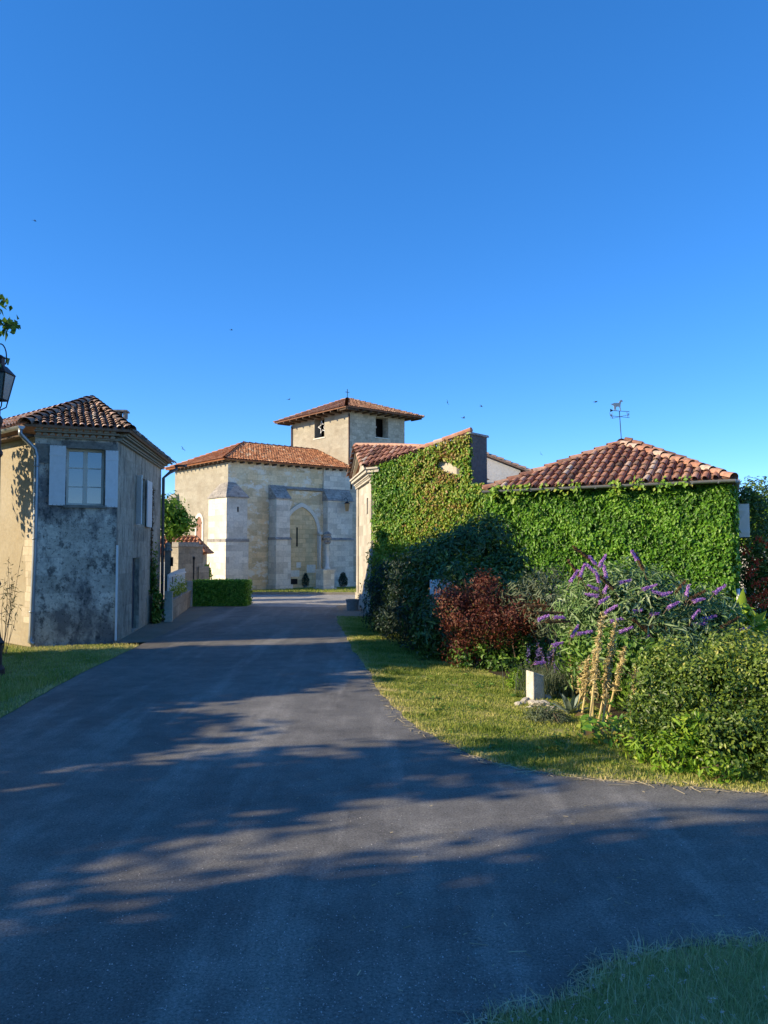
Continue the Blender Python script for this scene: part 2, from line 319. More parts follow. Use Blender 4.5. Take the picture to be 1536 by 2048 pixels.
# ------------------------------------------------------------------ object helpers
def woff(p):
    o = V3((0, 0, 0))
    while p is not None:
        o = o + p.location; p = p.parent
    return o
def put(name, me, mat, parent=None):
    if mat is not None: me.materials.append(mat)
    o = bpy.data.objects.new(name, me)
    C.objects.link(o)
    if parent is not None: o.parent = parent
    return o
def tag(o, label=None, cat=None, group=None, kind=None):
    if label: o['label'] = label
    if cat: o['category'] = cat
    if group: o['group'] = group
    if kind: o['kind'] = kind
    return o
def thing(name, label, cat, loc, group=None):
    o = bpy.data.objects.new(name, None)
    o.empty_display_size = 0.2
    C.objects.link(o)
    o.location = loc
    return tag(o, label, cat, group)
def copy_tree(o, parent=None):
    c = o.copy(); C.objects.link(c)
    if parent is not None: c.parent = parent
    for ch in list(o.children): copy_tree(ch, c)
    return c
def np_mesh(name, verts, faces, mat, parent=None, tint=None, smooth=False):
    verts = np.asarray(verts, dtype=np.float64)
    if parent is not None: verts = verts - np.array(woff(parent))
    faces = np.asarray(faces, dtype=np.int32)
    me = bpy.data.meshes.new(name)
    k = faces.shape[1]; m = faces.shape[0]
    me.vertices.add(len(verts)); me.vertices.foreach_set('co', verts.astype(np.float32).ravel())
    me.loops.add(m * k); me.loops.foreach_set('vertex_index', faces.ravel())
    me.polygons.add(m); me.polygons.foreach_set('loop_start', np.arange(0, m * k, k, dtype=np.int32))
    me.update(calc_edges=True)
    if tint is not None:
        a = me.attributes.new('tint', 'FLOAT', 'FACE'); a.data.foreach_set('value', np.asarray(tint, dtype=np.float32))
    if smooth: me.polygons.foreach_set('use_smooth', np.ones(m, dtype=bool))
    return put(name, me, mat, parent)

class MB:
    def __init__(s): s.v = []; s.f = []; s.t = []; s.g = []
    def add(s, vs, fs, t=0.5):
        b = len(s.v); s.v += [tuple(x) for x in vs]; s.g.append((b, len(s.f), len(fs), len(vs)))
        for f in fs: s.f.append([b + i for i in f]); s.t.append(t)
        return s
    def poly(s, pts, t=0.5): return s.add(pts, [list(range(len(pts)))], t)
    def obox(s, o, a, b, c, t=0.5):
        """box from corner o with edge vectors a, b, c"""
        o, a, b, c = V3(o), V3(a), V3(b), V3(c)
        p = [o, o + a, o + a + b, o + b, o + c, o + a + c, o + a + b + c, o + b + c]
        f = [[0, 3, 2, 1], [4, 5, 6, 7], [0, 1, 5, 4], [1, 2, 6, 5], [2, 3, 7, 6], [3, 0, 4, 7]]
        if a.cross(b).dot(c) < 0: f = [x[::-1] for x in f]
        return s.add(p, f, t)
    def box(s, c, size, rz=0, t=0.5):
        ca, sa = math.cos(rz), math.sin(rz)
        a = V3((ca, sa, 0)) * size[0]; b = V3((-sa, ca, 0)) * size[1]; z = V3((0, 0, size[2]))
        return s.obox(V3(c) - a / 2 - b / 2 - z / 2, a, b, z, t)
    def prism(s, pts, ext, t=0.5):
        n = len(pts); ext = V3(ext); a = [V3(p) for p in pts]; b = [p + ext for p in a]
        nrm = V3((0, 0, 0))
        for i in range(n): nrm += a[i].cross(a[(i + 1) % n])
        fs = [list(range(n))[::-1], list(range(n, 2 * n))] + [[i, (i + 1) % n, n + (i + 1) % n, n + i] for i in range(n)]
        if nrm.dot(ext) < 0: fs = [f[::-1] for f in fs]
        return s.add(a + b, fs, t)
    def tube(s, path, rad, n=8, t=0.5, cap=True):
        path = [V3(p) for p in path]
        if not hasattr(rad, '__len__'): rad = [rad] * len(path)
        rings = []; up = None
        for i, p in enumerate(path):
            d = (path[min(i + 1, len(path) - 1)] - path[max(i - 1, 0)])
            d = d.normalized() if d.length > 1e-9 else V3((0, 0, 1))
            if up is None: up = V3((1, 0, 0)) if abs(d.x) < 0.8 else V3((0, 1, 0))
            x = (up - d * up.dot(d)).normalized(); y = d.cross(x); up = x
            rings.append([p + (x * math.cos(2 * math.pi * k / n) + y * math.sin(2 * math.pi * k / n)) * rad[i] for k in range(n)])
        vs = [q for r in rings for q in r]; fs = []
        for i in range(len(path) - 1):
            for k in range(n):
                fs.append([i * n + k, i * n + (k + 1) % n, (i + 1) * n + (k + 1) % n, (i + 1) * n + k])
        if cap: fs.append(list(range(n))[::-1]); fs.append([(len(path) - 1) * n + k for k in range(n)])
        return s.add(vs, fs, t)
    def lathe(s, c, prof, n=16, t=0.5, rz=0):
        c = V3(c); vs = []; fs = []
        for (r, z) in prof:
            for k in range(n):
                a = 2 * math.pi * k / n + rz; vs.append(c + V3((r * math.cos(a), r * math.sin(a), z)))
        for i in range(len(prof) - 1):
            for k in range(n): fs.append([i * n + k, i * n + (k + 1) % n, (i + 1) * n + (k + 1) % n, (i + 1) * n + k])
        fs.append(list(range(n))[::-1]); fs.append([(len(prof) - 1) * n + k for k in range(n)])
        return s.add(vs, fs, t)
    def split(s, name, mat, parent=None, smooth=False):
        """one object per added piece"""
        for (b, f0, nf, nv) in s.g:
            m_ = MB(); m_.add(s.v[b:b + nv], [[i - b for i in f] for f in s.f[f0:f0 + nf]]); o_ = m_.build(name, mat, parent, smooth)
        return o_
    def build(s, name, mat, parent=None, smooth=False):
        off = woff(parent) if parent is not None else V3((0, 0, 0))
        me = bpy.data.meshes.new(name)
        me.from_pydata([tuple(V3(p) - off) for p in s.v], [], s.f)
        me.update()
        uvl = me.uv_layers.new(name='UVMap')
        for p in me.polygons:
            nn = p.normal
            if abs(nn.z) < 0.75:
                h = V3((-nn.y, nn.x, 0)).normalized()
                w_ = nn.cross(h)
                for li in p.loop_indices:
                    q = me.vertices[me.loops[li].vertex_index].co + off
                    uvl.data[li].uv = (q.dot(h), q.dot(w_) if abs(nn.z) > 0.3 else q.z)
            else:
                for li in p.loop_indices:
                    q = me.vertices[me.loops[li].vertex_index].co + off
                    uvl.data[li].uv = (q.x, q.y)
        a = me.attributes.new('tint', 'FLOAT', 'FACE'); a.data.foreach_set('value', np.array(s.t, dtype=np.float32))
        if smooth: me.polygons.foreach_set('use_smooth', np.ones(len(me.polygons), dtype=bool))
        return put(name, me, mat, parent)

def panel(mb, o, d, L, z0, z1, n, th=0.4, holes=(), t=0.5):
    """vertical wall sheet from o along unit d, outward normal n, with rectangular openings (x0,x1,z0,z1) and reveals"""
    o, d, n = V3(o), V3(d), V3(n)
    at = lambda x, z, k=0.0: V3((o.x, o.y, 0)) + d * x + V3((0, 0, z)) - n * k
    xs = sorted({0, L} | {h[0] for h in holes} | {h[1] for h in holes})
    zs = sorted({z0, z1} | {h[2] for h in holes} | {h[3] for h in holes})
    flip = d.cross(V3((0, 0, 1))).dot(n) < 0
    def q(pts): mb.poly(pts[::-1] if flip else pts, t)
    for i in range(len(xs) - 1):
        for j in range(len(zs) - 1):
            cx, cz = (xs[i] + xs[i + 1]) / 2, (zs[j] + zs[j + 1]) / 2
            if any(h[0] < cx < h[1] and h[2] < cz < h[3] for h in holes): continue
            q([at(xs[i], zs[j]), at(xs[i + 1], zs[j]), at(xs[i + 1], zs[j + 1]), at(xs[i], zs[j + 1])])
    for (a, b, c, e) in holes:
        q([at(a, c), at(a, c, th), at(b, c, th), at(b, c)][::-1]); q([at(a, e), at(b, e), at(b, e, th), at(a, e, th)][::-1])
        q([at(a, c), at(a, e), at(a, e, th), at(a, c, th)][::-1]); q([at(b, c), at(b, c, th), at(b, e, th), at(b, e)][::-1])
    return at

def inside(poly, a, b):
    r = False; n = len(poly)
    for i in range(n):
        (x1, y1), (x2, y2) = poly[i], poly[(i + 1) % n]
        if (y1 > b) != (y2 > b) and a < (x2 - x1) * (b - y1) / (y2 - y1) + x1: r = not r
    return r
def tile_roof(mb, pts, e, col=0.22, course=0.34, r=0.085, seg=5, over=0.06, bias=0.0, th=0.06):
    """canal tiles laid on a planar polygon whose eave runs along e"""
    pts = [V3(p) for p in pts]
    nrm = V3((0, 0, 0))
    for i in range(len(pts)): nrm += pts[i].cross(pts[(i + 1) % len(pts)])
    nrm.normalize()
    if nrm.z < 0: nrm = -nrm; pts = pts[::-1]
    e = V3(e); e = (e - nrm * e.dot(nrm)).normalized()
    up = nrm.cross(e).normalized()
    if up.z < 0: up = -up
    o = min(pts, key=lambda p: (p).dot(up))
    p2 = [((p - o).dot(e), (p - o).dot(up)) for p in pts]
    mb.prism([p - nrm * th for p in pts], nrm * th, 0.12)
    a0, a1 = min(p[0] for p in p2), max(p[0] for p in p2)
    b1 = max(p[1] for p in p2)
    nc = int((a1 - a0) / col) + 1; nr = int(b1 / course) + 1
    for i in range(nc):
        a = a0 + (i + 0.5) * col
        drift = random.uniform(-0.2, 0.2)
        for j in range(nr):
            b = (j + 0.5) * course
            if not inside(p2, a, b): continue
            lo = b - course * 0.5 - (over if j == 0 else 0.03); hi = b + course * 0.56
            while hi > lo + 0.1 and not inside(p2, a, hi): hi -= 0.06
            t = min(1, max(0, random.gauss(0.5 + bias, 0.19) + drift))
            ja = random.uniform(-0.014, 0.014); lift = 0.03 + random.uniform(-0.008, 0.014)
            vs = []
            for (bb, rr, lf) in ((lo, r, lift), (hi, r * 0.8, 0.004)):
                for k in range(seg + 1):
                    an = math.pi * k / seg
                    vs.append(o + e * (a + ja + rr * math.cos(an)) + up * bb + nrm * (lf + rr * 1.0 * math.sin(an)))
            fs = [[k, k + 1, seg + 2 + k, seg + 1 + k] for k in range(seg)]
            mb.add(vs, [f[::-1] for f in fs], t)
    return nrm
def ridge_tiles(mb, p, q, r=0.12, step=0.38, seg=6, bias=0.0):
    p, q = V3(p), V3(q); d = (q - p); L = d.length; d.normalize()
    s = d.cross(V3((0, 0, 1))).normalized(); u = s.cross(d)
    n = max(1, int(L / step))
    for i in range(n):
        a, b = p + d * (L * i / n - 0.03), p + d * (L * (i + 1) / n + 0.03)
        t = min(1, max(0, random.gauss(0.5 + bias, 0.22))); vs = []
        for (c, rr, lf) in ((a, r, 0.035), (b, r * 0.82, 0.0)):
            for k in range(seg + 1):
                an = math.pi * k / seg
                vs.append(c + s * rr * math.cos(an) * 1.1 + u * (lf - 0.03 + rr * math.sin(an)))
        mb.add(vs, [[k, k + 1, seg + 2 + k, seg + 1 + k] for k in range(seg)], t)
def gutter(mb, p, q, r=0.075, seg=6):
    p, q = V3(p), V3(q); d = (q - p).normalized(); s = d.cross(V3((0, 0, 1))).normalized()
    for rr in (r, r * 0.9):
        vs = []
        for c in (p, q):
            for k in range(seg + 1):
                an = math.pi + math.pi * k / seg
                vs.append(c + s * rr * math.cos(an) + V3((0, 0, rr * math.sin(an))))
        mb.add(vs, [[k, k + 1, seg + 2 + k, seg + 1 + k] for k in range(seg)])
    for c in (p, q):
        mb.poly([c + s * r * math.cos(math.pi + math.pi * k / seg) + V3((0, 0, r * math.sin(math.pi + math.pi * k / seg))) for k in range(seg + 1)])

# foliage ---------------------------------------------------------------
def unit(a): return a / np.maximum(np.linalg.norm(a, axis=1, keepdims=True), 1e-9)
def leaf_geo(pos, nrm, L, W, axis=None, droop=0.15, lift=0.12, spread=1.0):
    n = len(pos)
    L = np.broadcast_to(L, (n,)).reshape(-1, 1); W = np.broadcast_to(W, (n,)).reshape(-1, 1)
    nrm = unit(nrm)
    a = rng.normal(size=(n, 3)) * spread
    if axis is not None: a = a + axis
    a = unit(a - nrm * np.sum(a * nrm, axis=1, keepdims=True)); b = np.cross(nrm, a)
    v0 = pos; v1 = pos + a * L * 0.45 + b * W * 0.5 + nrm * W * lift
    v2 = pos + a * L - nrm * L * droop; v3 = pos + a * L * 0.45 - b * W * 0.5 + nrm * W * lift
    vs = np.stack([v0, v1, v2, v3], axis=1).reshape(-1, 3)
    i = np.arange(n) * 4
    fs = np.concatenate([np.stack([i, i + 1, i + 2], 1), np.stack([i, i + 2, i + 3], 1)])
    return vs, fs
def leaves(name, pos, nrm, L, W, mat, parent=None, tint=None, **kw):
    n = len(pos)
    Ls = L * np.clip(rng.lognormal(-.05, .32, n), .4, 1.9); Ws = W * rng.uniform(0.7, 1.25, n)
    vs, fs = leaf_geo(pos, nrm, Ls, Ws, **kw)
    if tint is None: tint = np.clip(rng.normal(0.5, 0.22, n), 0, 1)
    return np_mesh(name, vs, fs, mat, parent, np.concatenate([tint, tint]))
def lump(d, seed, amp):
    s = np.zeros(len(d)); r2 = np.random.default_rng(seed)
    for k in range(6):
        f = r2.normal(size=3) * (2.2 + k * 0.9); s += np.sin(d @ f + r2.uniform(0, 6.3)) / (1 + 0.4 * k)
    return 1 + amp * s / 3
def blob_pts(blobs, n, shell=0.35, clumps=0, cs=0.12, amp=0.3, seed=1, top=0.0, zmin=0.03):
    wgt = np.array([(b[1][0] * b[1][1] * b[1][2]) ** (2 / 3) for b in blobs]); wgt /= wgt.sum()
    m = clumps if clumps else n
    idx = rng.choice(len(blobs), size=m, p=wgt)
    d = rng.normal(size=(m, 3)); d[:, 2] += top; d = unit(d)
    c = np.array([list(b[0]) for b in blobs])[idx]; r = np.array([list(b[1]) for b in blobs])[idx]
    rr = (1 - shell * rng.uniform(0, 1, m) ** 1.3) * lump(d, seed, amp)
    p = c + d * r * rr[:, None]; nr = unit(d / r)
    if clumps:
        j = rng.integers(0, clumps, n)
        off = rng.normal(size=(n, 3)) * cs
        p, nr = p[j] + off, nr[j] + off / max(cs, 1e-6) * 0.35
        ct = rng.normal(0, 0.12, clumps)[j]
    else: ct = np.zeros(n)
    k = p[:, 2] > zmin
    nr = unit(nr + rng.normal(size=nr.shape) * 0.45)
    return p[k], nr[k], ct[k]
def stems(mb, base, tips, r0=0.02, r1=0.006, bend=0.15, n=5):
    for tp in tips:
        b = V3(base) + V3((random.uniform(-.08, .08), random.uniform(-.08, .08), 0)); tp = V3(tp)
        mid = (b + tp) / 2 + V3((random.uniform(-bend, bend), random.uniform(-bend, bend), bend))
        mb.tube([b, (b + mid) / 2, mid, (mid + tp) / 2, tp], [r0, r0 * .85, (r0 + r1) / 2, r1 * 1.2, r1], n)
def shrub(name, label, cat, base, blobs, n, L, W, mat, clumps=0, cs=0.12, seed=1, group=None, nstems=8, amp=0.3, shell=0.4, top=0.2, tintmu=0.5, tipz=0.0, ztip=1.0, **kw):
    th = thing(name, label, cat, base, group)
    p, nr, ct = blob_pts(blobs, n, shell, clumps, cs, amp, seed, top)
    tint = np.clip(rng.normal(tintmu, 0.2, len(p)) + ct + tipz * np.clip((p[:, 2] - ztip) / .35, 0, 1), 0, 1)
    leaves('foliage', p, nr, L, W, mat, th, tint, **kw)
    mb = MB()
    for b in blobs[:4]:
        tips = [V3(b[0]) + V3((random.gauss(0, .5) * b[1][0], random.gauss(0, .5) * b[1][1], random.uniform(-.2, .7) * b[1][2])) for _ in range(max(2, nstems // min(4, len(blobs))))]
        stems(mb, (b[0][0] * .8 + base[0] * .2, b[0][1] * .8 + base[1] * .2, 0), tips, 0.018, 0.005, 0.1)
    mb.build('stem', M['twig'], th)
    return th
def in_poly(px, py, poly):
    r = np.zeros(len(px), dtype=bool); n = len(poly)
    for i in range(n):
        (x1, y1), (x2, y2) = poly[i][:2], poly[(i + 1) % n][:2]
        if y1 == y2: continue
        c = ((y1 > py) != (y2 > py)) & (px < (x2 - x1) * (py - y1) / (y2 - y1) + x1)
        r ^= c
    return r
def sample_poly(poly, n):
    a = np.array([p[:2] for p in poly]); lo, hi = a.min(0), a.max(0); out = []
    while sum(map(len, out)) < n:
        q = rng.uniform(lo, hi, (n * 2, 2)); out.append(q[in_poly(q[:, 0], q[:, 1], a)])
    return np.concatenate(out)[:n]
def fnoise(x, y, seed, sc):
    r2 = np.random.default_rng(seed); s = np.zeros(len(x))
    for k in range(7):
        f = r2.normal(size=2) * sc * (1 + 0.7 * k); s += np.sin(x * f[0] + y * f[1] + r2.uniform(0, 6.3)) / (1 + 0.5 * k)
    return s / 2.2
def blades(name, xy, h, wd, mat, tint, label=None, z=0.01, lean=0.5, parent=None):
    n = len(xy); h = np.broadcast_to(h, (n,)) * rng.uniform(0.5, 1.4, n)
    an = rng.uniform(0, 2 * np.pi, n); d = np.stack([np.cos(an), np.sin(an)], 1)
    la = rng.uniform(0, 2 * np.pi, n); lv = np.stack([np.cos(la), np.sin(la)], 1) * (h * rng.uniform(0, lean, n) * 1.4)[:, None]
    z0 = np.full(n, z)
    b0 = np.column_stack([xy - d * wd / 2, z0]); b1 = np.column_stack([xy + d * wd / 2, z0])
    m0 = np.column_stack([xy - d * wd * .4 + lv * .35, z0 + h * .6]); m1 = np.column_stack([xy + d * wd * .4 + lv * .35, z0 + h * .6])
    tp = np.column_stack([xy + lv, z0 + h * .95])
    vs = np.stack([b0, b1, m1, m0, tp], 1).reshape(-1, 3); i = np.arange(n) * 5
    fs = np.concatenate([np.stack([i, i + 1, i + 2], 1), np.stack([i, i + 2, i + 3], 1), np.stack([i + 3, i + 2, i + 4], 1)])
    o = np_mesh(name, vs, fs, mat, parent, np.concatenate([tint] * 3))
    return tag(o, label, 'grass', kind='stuff') if label else o
def sheet(name, pts, mat, z, kind='structure'):
    mb = MB(); mb.poly([V3((p[0], p[1], z)) for p in pts]); o = mb.build(name, mat)
    if o.data.polygons[0].normal.z < 0: o.data.flip_normals()
    o['kind'] = kind
    return o
def smooth_line(pts, k=6, jit=0.0):
    out = []; n = len(pts)
    for i in range(n - 1):
        p0, p1, p2, p3 = pts[max(i - 1, 0)], pts[i], pts[i + 1], pts[min(i + 2, n - 1)]
        for s in range(k):
            t = s / k
            q = [0.5 * (2 * p1[a] + (p2[a] - p0[a]) * t + (2 * p0[a] - 5 * p1[a] + 4 * p2[a] - p3[a]) * t * t + (-p0[a] + 3 * p1[a] - 3 * p2[a] + p3[a]) * t ** 3) for a in (0, 1)]
            out.append((q[0] + random.uniform(-jit, jit), q[1] + random.uniform(-jit, jit)))
    out.append(tuple(pts[-1][:2]))
    return out

# ================================================================== GROUND
sheet('ground', [(-300, -120), (300, -120), (300, 700), (-300, 700)], M['ground'], 0.0)
gxy = lambda u, v: (G(u, v).x, G(u, v).y)
right_edge = smooth_line([(-1.55, 28.5), (-1.55, 25.2)] + [gxy(*q) for q in ((688, 1265), (705, 1300), (738, 1345), (770, 1398), (850, 1466), (960, 1516), (1100, 1550), (1300, 1570), (1536, 1588))] + [(6, 7.0), (14, 6.4)], 9, 0.035)
left_edge = smooth_line([(-4.6, -14), (-4.9, 0), (-5.0, 6), (-5.14, 10.3), (-5.45, 13.4), (-5.75, 18.3), (-5.9, 21.3), (-6.15, 26), (-6.4, 30.2)], 6, 0.02)
near_edge = smooth_line([(14, 4.3), (6, 4.6), (3.2, 4.66)] + [gxy(*q) for q in ((1536, 1890), (1450, 1893), (1290, 1908), (1190, 1946), (1165, 1985), (1080, 2020), (985, 2046))] + [(.3, 3.4), (.2, 2.0), (.3, -2), (.4, -14)], 6, 0.012)
road_pts = left_edge + [(-6.4, 30.4), (-2, 30.0), (-1.55, 29.8)] + right_edge + near_edge
sheet('road', road_pts, M['asphalt'], 0.016)
sheet('side_road', [(-40, 29.2), (40, 28.6), (40, 38.1), (-40, 38.1)], M['asphalt_pale'], 0.008)
sheet('gravel_path', [(-7.6, 18.9), (-6.3, 18.2), (-5.7, 18.3), (-5.8, 21), (-6.1, 26), (-6.3, 30), (-10, 31), (-8.6, 26.0)], M['gravel'], 0.012)
sheet('gravel_forecourt', [(-1.6, 25.0), (-0.5, 25.4), (-0.2, 27), (-1.1, 32), (-1.9, 30.4), (-1.65, 28.5)], M['gravel'], 0.020)
verge_pts = right_edge + [(14, 30), (-0.3, 30), (-0.4, 26)]
sheet('right_verge', verge_pts, M['verge'], 0.012)
sheet('garden_soil', [(.5, 24), (1.0, 19), (1.4, 16), (2.0, 14), (2.6, 12.2), (3.0, 11), (3.1, 10), (3.6, 9), (4.4, 8.4), (8, 7.9), (9, 18), (3, 24)], M['soil'], 0.024)
sheet('left_verge', [(p[0] - 0.02, p[1]) for p in left_edge if -6 < p[1] < 19] + [(-6.4, 18.6), (-8.3, 17.9), (-20, 26), (-20, -6)], M['verge'], 0.012)
kb = MB(); kb.box((0, 38.2, 0.055), (80, 0.16, 0.11)); tag(kb.build('kerb', M['kerb']), kind='structure')
sheet('church_verge', [(-40, 38.3), (40, 38.3), (40, 52), (-40, 52)], M['verge'], 0.07)
ln = MB(); a, b = G(470, 1216.5), G(622, 1196); dn = V3((0.0, 0.11, 0))
ln.poly([a + V3((0, 0, .02)), b + V3((0, 0, .02)), b + dn * 1.4 + V3((0, 0, .02)), a + dn + V3((0, 0, .02))]); tag(ln.build('road_marking', M['line']), kind='structure')

# ================================================================== CHURCH
CO = V3((-8.23, 40.5, 0)); ds = V3((.769, .64, 0)).normalized(); ns = V3((ds.y, -ds.x, 0)); de = -ns; ne = -ds
EV, TT = 7.05, 10.62
church = thing('church', 'old stone church with square tower, orange tiled roof and stepped buttresses beyond the road', 'church', CO)
def cp(u, n_, z): return CO + ds * u + ns * n_ + V3((0, 0, z))
mb = MB(); panel(mb, CO, ds, 8.0, 0, EV, ns); mb.build('south_wall', M['ch_south'], church)
ELN = 6.5
mb = MB(); panel(mb, CO, de, ELN, 0, EV, ne, 0.3, [(2.9, 3.56, 2.65, 3.72)])
panel(mb, CO + de * ELN, ds, 8, 0, EV, de)
# arched head and light surround
mb.build('east_wall', M['ch_plaster'], church)
def ep(t, k, z): return CO + de * t + ne * k + V3((0, 0, z))
mb = MB(); arc = [ep(3.23 + .33 * math.cos(a), -.1, 3.72 + .33 * math.sin(a)) for a in np.linspace(0, math.pi, 9)]
mb.prism([ep(2.9, -.1, 2.65), ep(3.56, -.1, 2.65)] + arc, ne * 0.112); wp = mb.build('window', M['rust_brown'], church)
mb = MB()
oa = [(3.23 + .52 * math.cos(a), 3.72 + .52 * math.sin(a)) for a in np.linspace(0, math.pi, 11)]
ia = [(3.23 + .33 * math.cos(a), 3.72 + .33 * math.sin(a)) for a in np.linspace(0, math.pi, 11)]
oa = [(3.75, 2.5)] + oa + [(2.71, 2.5)]; ia = [(3.56, 2.5)] + ia + [(2.90, 2.5)]
for i in range(len(oa) - 1):
    mb.prism([ep(*(oa[i][0], 0.003, oa[i][1])), ep(oa[i + 1][0], .003, oa[i + 1][1]), ep(ia[i + 1][0], .003, ia[i + 1][1]), ep(ia[i][0], .003, ia[i][1])], ne * 0.04)
mb.build('frame', M['arch_stone'], wp)
def buttress(nm, u0, u1, p, zc0, zc1, zs, frame, foot=0.12, shared=None):
    """stepped buttress: frame(u, n, z)"""
    mb = MB()
    q = lambda a, b, c: frame(a, b, c)
    def blk(a0, a1, pp, z0, z1): mb.obox(q(a0, -.05, z0), q(a1, -.05, z0) - q(a0, -.05, z0), q(a0, pp, z0) - q(a0, -.05, z0), (0, 0, z1 - z0))
    blk(u0, u1, p, zs + .10, zc0); blk(u0 - .04, u1 + .04, p + .05, .32, zs - .04); blk(u0 - foot, u1 + foot, p + foot + .03, 0, .32)
    b = mb.build('buttress', M['ch_ashlar'], church); b['label'] = nm
    mb = MB()
    mb.prism([q(u0 - .05, -.02, zc0), q(u0 - .05, p + .07, zc0), q(u0 - .05, p + .07, zc0 + .06), q(u0 - .05, .06, zc1), q(u0 - .05, -.02, zc1)], q(u1 + .05, 0, 0) - q(u0 - .05, 0, 0))
    mb.build('cap', M['ch_cap'], b)
    mb = MB()
    mb.prism([q(u0 - .07, -.02, zs - .04), q(u0 - .07, p + .1, zs - .04), q(u0 - .07, p + .1, zs + .01), q(u0 - .07, p - .02, zs + .10), q(u0 - .07, -.02, zs + .10)], q(u1 + .07, 0, 0) - q(u0 - .07, 0, 0))
    mb.build('string_course', M['ch_cap'], b)
    return b
buttress('grey ashlar buttress with sloping lichened cap left of the arch', 2.52, 3.38, .77, 4.96, 5.76, 2.78, cp)
buttress('wide shallow grey buttress right of the arch', 6.12, 7.9, .48, 5.0, 5.78, 2.78, cp)
# clasping corner buttress
mb = MB(); k0, k1 = -.5, .80
def cblk(mb, e, z0, z1): mb.obox(cp(k0 - e, -1.2, z0), ds * (1.24 + 2 * e - 0.02), ns * (1.2 + k1 + e), (0, 0, z1 - z0))
cblk(mb, 0, 2.78, 4.92); cblk(mb, .05, .45, 2.62); cblk(mb, .2, 0, .45)
b = mb.build('buttress', M['ch_ashlar'], church); b['label'] = 'broad corner buttress with two sloping stone caps'
mb = MB()
lo = [cp(k0 - .06, -1.25, 4.92), cp(k0 - .06, k1 + .06, 4.92), cp(.8, k1 + .06, 4.92), cp(.8, -.0, 4.92)]
lo2 = [p + V3((0, 0, .06)) for p in lo]
hi = [cp(.0, -.95, 5.72), cp(.0, .0, 5.80), cp(.45, .02, 5.76), cp(.6, .02, 5.6)]
A = lo + lo2 + hi
mb.add(A, [[0, 1, 5, 4], [1, 2, 6, 5], [2, 3, 7, 6], [4, 5, 9, 8], [5, 6, 10, 9], [6, 7, 11, 10], [0, 4, 8], [3, 2, 1, 0]])
mb.build('cap', M['ch_cap'], b)
mb = MB(); cblk(mb, .08, 2.62, 2.78); mb.build('string_course', M['ch_cap'], b)
mb = MB(); mb.obox(cp(.12, .79, 4.18), ds * .08, ns * .02, (0, 0, .26)); mb.build('putlog_hole', M['dark_in'], b)  # flat dark block painted as the shade in a hole
# far corner buttress
mb = MB(); mb.obox(ep(ELN - .5, -.1, 0), de * 1.0, ne * .75, (0, 0, 4.7)); b = mb.build('buttress', M['ch_ashlar'], church); b['label'] = 'buttress at the far corner behind the young tree'
mb = MB(); mb.prism([ep(ELN - .55, -.1, 4.7), ep(ELN - .55, .72, 4.7), ep(ELN - .55, 0, 5.5)], de * 1.1); mb.build('cap', M['ch_cap'], b)
# pilaster strip and string moulding on the south wall
mb = MB(); mb.obox(cp(6.1, -.02, 5.72), ds * 1.88, ns * .14, (0, 0, EV - 5.74)); mb.split('pilaster', M['ch_ashlar'], church)
mb = MB(); mb.prism([cp(3.36, -.02, 5.52), cp(3.36, .16, 5.58), cp(3.36, .02, 5.74), cp(3.36, -.02, 5.74)], ds * 2.76); mb.build('string_course', M['ch_cap'], church)
# pointed blind arch
ZS, ZT, UA, UB = 3.15, 4.62, 3.52, 5.70
uc = (UA + UB) / 2; hw = (UB - UA) / 2
def arch_line(off, n=12):
    w_ = hw + off; h = ZT - ZS + off * 1.15; Rr = (w_ * w_ + h * h) / (2 * w_); out = []
    a1 = math.asin(h / Rr)
    left = [(uc - w_ + Rr - Rr * math.cos(a), ZS + Rr * math.sin(a)) for a in np.linspace(0, a1, n)]
    right = [(2 * uc - x, z) for (x, z) in left[::-1]][1:]
    return left + right
inner, outer = arch_line(0), arch_line(.20)
mb = MB(); mb.prism([cp(UA, 0.004, .02)] + [cp(x, .004, z) for x, z in inner] + [cp(UB, .004, .02)], ns * .02); arch = mb.build('blind_arch', M['ch_infill'], church)
mb = MB()
for i in range(len(inner) - 1):
    mb.prism([cp(outer[i][0], .004, outer[i][1]), cp(outer[i + 1][0], .004, outer[i + 1][1]), cp(inner[i + 1][0], .004, inner[i + 1][1]), cp(inner[i][0], .004, inner[i][1])], ns * .10)
mb.obox(cp(UB, .004, .02), ds * .2, ns * .10, (0, 0, ZS - .02))
mb.build('voussoirs', M['arch_stone'], arch)
mb = MB(); mb.tube([cp(UB + .1, .16, .5), cp(UB + .1, .16, 3.05)], .07, 8); mb.box(cp(UB + .1, .16, 3.12), (.24, .24, .16), math.atan2(ds.y, ds.x)); mb.box(cp(UB + .1, .16, .42), (.26, .26, .2), math.atan2(ds.y, ds.x))
mb.build('colonnette', M['arch_stone'], arch, True)
mb = MB(); mb.obox(cp(4.28, .022, 2.38), ds * .1, ns * .012, (0, 0, 1.08)); mb.build('slit_window', M['dark_in'], arch)
mb = MB(); mb.obox(cp(3.62, .022, .28), ds * .75, ns * .02, (0, 0, .3)); mb.build('vent', M['dark_in'], arch)
mb = MB()
for (u_, z_, l_, h_) in ((3.6, .7, .9, .35), (5.0, .9, .6, .45), (4.3, 1.2, .3, .3)): mb.obox(cp(u_, .0245, z_), ds * l_, ns * .006, (0, 0, h_))
mb.split('patched_stone', M['arch_stone'], arch)
